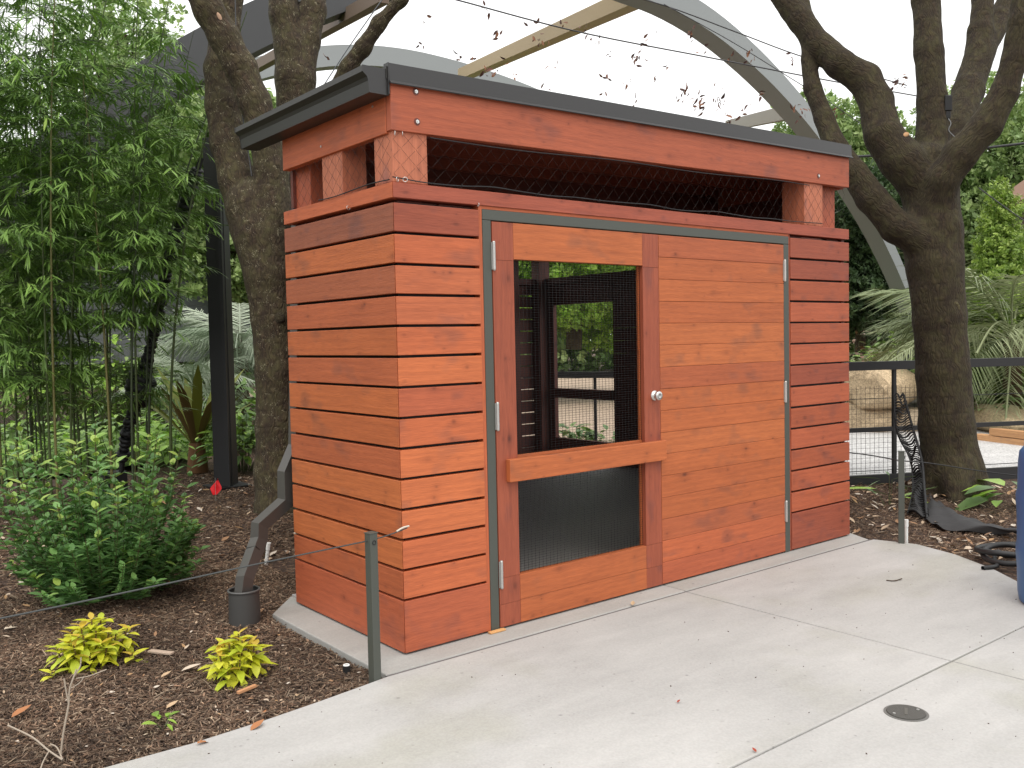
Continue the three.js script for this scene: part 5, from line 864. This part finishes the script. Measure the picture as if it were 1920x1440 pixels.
// shreds of mulch and leaf litter: nobody could count them
{
  const onPaving = (x, z) => (z > 0.19 && x < 0) ? z > (x < -1.47 ? 0.215 : 0.19 + Math.min(0.09, (-0.2 - x) * 0.12)) - 0.005 : (x > -0.175 + 0.03 * Math.sin(z * 9) && x < 4.02 && z > -1.3 && z < 0.2) || (x > 3.3 && z > 0.17 && (x - 4.0) + (z - 0.47) * 0.62 < (z < 0.5 ? 0.02 : -0.0));
  const shred = merge([new THREE.BoxGeometry(1, 0.16, 0.18).translate(0, 0, 0)]); { const p = shred.attributes.position; for (let i = 0; i < p.count; i++) if (p.getX(i) > 0) { p.setZ(i, p.getZ(i) * 0.5 + 0.06); p.setY(i, p.getY(i) * 0.6 + 0.03); } shred.computeVertexNormals(); }
  const tones = [[0.115, 0.073, 0.048], [0.155, 0.101, 0.065], [0.085, 0.056, 0.039], [0.210, 0.141, 0.095], [0.280, 0.209, 0.147], [0.060, 0.040, 0.028], [0.140, 0.083, 0.053]], rnd = mulberry(999), spots = [];
  const add = (n, x0, x1, z0, z1, dens) => { for (let i = 0; i < n; i++) { const x = lerp(x0, x1, rnd()), z = lerp(z0, z1, rnd()); if (!onPaving(x, z) && rnd() < dens(x, z)) spots.push([x, z]); } };
  add(62000, -2.4, 0.3, -2.6, 0.3, () => 1); add(26000, -2.5, 2.0, -7.5, -2.4, () => 1); add(22000, 3.9, 7.2, -1.9, 1.6, (x) => (x < 6.6 ? 1 : 0.4));
  const m = std({ color: lin(1, 1, 1), roughness: 1 }), im = shade(new THREE.InstancedMesh(shred, m, spots.length)), M = new THREE.Matrix4(), q = new THREE.Quaternion(), e = new THREE.Euler();
  spots.forEach(([x, z], i) => { const far = z < -2.4 ? 1.5 : 1, l = (0.016 + 0.042 * rnd() * rnd() + (rnd() < 0.04 ? 0.04 : 0)) * far, w = (0.013 + 0.022 * rnd()) * far, t = tones[Math.floor(rnd() * 7)], v = (rnd() < 0.014 ? 2.6 : 0.7 + 0.55 * rnd()) * (0.62 + 0.76 * noise3(x * 2.2, 4, z * 2.2, 12)); M.compose(V(x, groundY(x, z) + 0.004 + 0.012 * rnd(), z), q.setFromEuler(e.set((rnd() - 0.5) * 0.9, rnd() * 6.283, (rnd() - 0.5) * 0.7)), V(l, w, w)); im.setMatrixAt(i, M); im.setColorAt(i, lin(t[0] * v, t[1] * v, t[2] * v)); });
  im.name = 'mulch_chips'; scene.add(im); tag(im, 'shredded brown bark mulch covering the planting beds', 'mulch', null, 'stuff');
  const litter = [], lt = [[0.42, 0.31, 0.21], [0.50, 0.40, 0.30], [0.30, 0.17, 0.09], [0.26, 0.16, 0.10], [0.36, 0.22, 0.11], [0.55, 0.48, 0.40]];
  for (let i = 0; i < 1500; i++) { let x, z; if (i < 420) { x = lerp(-2.3, -0.2, rnd()); z = lerp(-2.4, 0.2, rnd()); } else if (i < 800) { x = lerp(-1.8, 1.9, rnd()); z = lerp(-7, -2.2, rnd()); } else { x = lerp(3.95, 7.0, rnd()); z = lerp(-1.6, 1.5, rnd()); } if (!onPaving(x, z)) litter.push([x, z, i]); }
  const lm = std({ color: lin(1, 1, 1), roughness: 0.85, side: THREE.DoubleSide }), il = shade(new THREE.InstancedMesh(leafShape(0.5, 0.4, -0.2), lm, litter.length));
  litter.forEach(([x, z, n], i) => { const t = lt[Math.floor(rnd() * 6)], l = n < 420 ? 0.016 + 0.03 * rnd() * rnd() : 0.03 + 0.055 * rnd(); M.compose(V(x, groundY(x, z) + 0.016, z), q.setFromEuler(e.set((rnd() - 0.5) * 0.8, rnd() * 6.3, (rnd() - 0.5) * 0.6)), V(l, l, l)); il.setMatrixAt(i, M); il.setColorAt(i, lin(...t)); });
  il.name = 'leaf_litter'; scene.add(il); tag(il, 'scattered dry leaves and pale chips lying on the mulch', 'leaf litter', null, 'stuff');
  const grit = Array.from({ length: 260 }, () => [lerp(-1.4, 3.6, rnd()), lerp(0.2, 3.2, rnd())]), ig = shade(new THREE.InstancedMesh(new THREE.DodecahedronGeometry(1, 0), m, grit.length));
  grit.forEach(([x, z], i) => { const s = 0.0012 + 0.0028 * rnd() * rnd(); M.compose(V(x, s * 0.5, z), q.setFromEuler(e.set(rnd() * 6, rnd() * 6, 0)), V(s * (1 + rnd()), s * 0.7, s)); ig.setMatrixAt(i, M); const t = rnd() < 0.15 ? [0.5, 0.47, 0.42] : [0.08, 0.055, 0.04]; ig.setColorAt(i, lin(...t)); });
  ig.name = 'walkway_grit'; scene.add(ig); tag(ig, 'specks of grit and debris on the concrete walkway', 'debris', null, 'stuff');
}
// dead leaves caught in the overhead net
{
  const rnd = mulberry(321), list = [], eye = camera.position, add = (p, n, spread, len) => { for (let i = 0; i < n; i++) list.push([p[0] + (rnd() - 0.5) * spread, p[1] + (rnd() - 0.5) * spread, p[2] + (rnd() - 0.5) * spread, len * (0.6 + 0.8 * rnd())]); };
  for (const p of [[4.285, 4.96, -3.996], [3.985, 4.852, -4.229], [4.32, 4.739, -3.954], [5.5, 4.694, -3.652], [5.985, 4.876, -3.276], [6.653, 4.473, -3.359], [6.124, 4.787, -3.16], [4.797, 4.737, -3.575], [5.204, 4.703, -3.248], [5.416, 4.422, -3.702], [5.78, 4.565, -3.42], [5.227, 4.47, -3.855], [5.195, 4.276, -3.869], [4.443, 4.445, -3.839], [4.343, 4.245, -3.906], [4.078, 4.397, -4.127], [4.062, 4.542, -4.149], [3.574, 4.919, -3.921], [4.735, 4.873, -3.632], [5.477, 4.207, -3.639], [5.678, 4.415, -3.493], [6.891, 4.212, -3.153], [7.049, 4.399, -3.038], [5.264, 4.749, -3.843], [5.678, 4.933, -3.524], [6.945, 4.306, -3.116], [6.769, 4.821, -3.288], [7.365, 4.742, -2.808], [7.318, 4.807, -2.85], [5.905, 4.379, -3.309], [6.014, 4.985, -3.26], [4.557, 4.935, -3.778], [3.337, 4.457, -4.081], [3.443, 4.427, -3.994], [2.51, 4.642, -5.392], [3.402, 4.995, -4.703], [3.324, 4.777, -4.752]]) add(p, 2 + Math.floor(rnd() * 4), 0.10, 0.06);
  for (const [p, n] of [[[6.047, 4.162, -3.182], 26], [[6.237, 4.157, -3.03], 12], [[6.516, 4.079, -3.06], 9], [[5.51, 4.712, -3.644], 10], [[6.943, 4.804, -3.148], 7], [[5.918, 4.256, -3.291], 9], [[7.388, 4.179, -2.754], 12], [[7.687, 4.159, -2.515], 12], [[9.32, 4.762, -2.531], 16], [[9.539, 4.791, -2.358], 8], [[3.772, 4.344, -4.111], 7], [[4.32, 4.739, -3.954], 6]]) add(p, n, 0.17, 0.07);
  const im = shade(new THREE.InstancedMesh(leafShape(0.42, 0.4, 0.3), std({ color: lin(1, 1, 1), roughness: 0.85, side: THREE.DoubleSide }), list.length)), q = new THREE.Quaternion(), e = new THREE.Euler(), M = new THREE.Matrix4(), tn = [[0.16, 0.075, 0.05], [0.24, 0.11, 0.06], [0.11, 0.06, 0.05]];
  list.forEach(([x, y, z, l], i) => { M.compose(V(x, y, z), q.setFromEuler(e.set(rnd() * 6, rnd() * 6, -1.2 + rnd())), V(l, l, l)); im.setMatrixAt(i, M); im.setColorAt(i, lin(...tn[Math.floor(rnd() * 3)])); });
  im.name = 'netted_leaves'; scene.add(im); tag(im, 'withered brown leaves hanging in the net above the shed roof', 'leaves', null, 'stuff');
}

renderer.render(scene, camera);
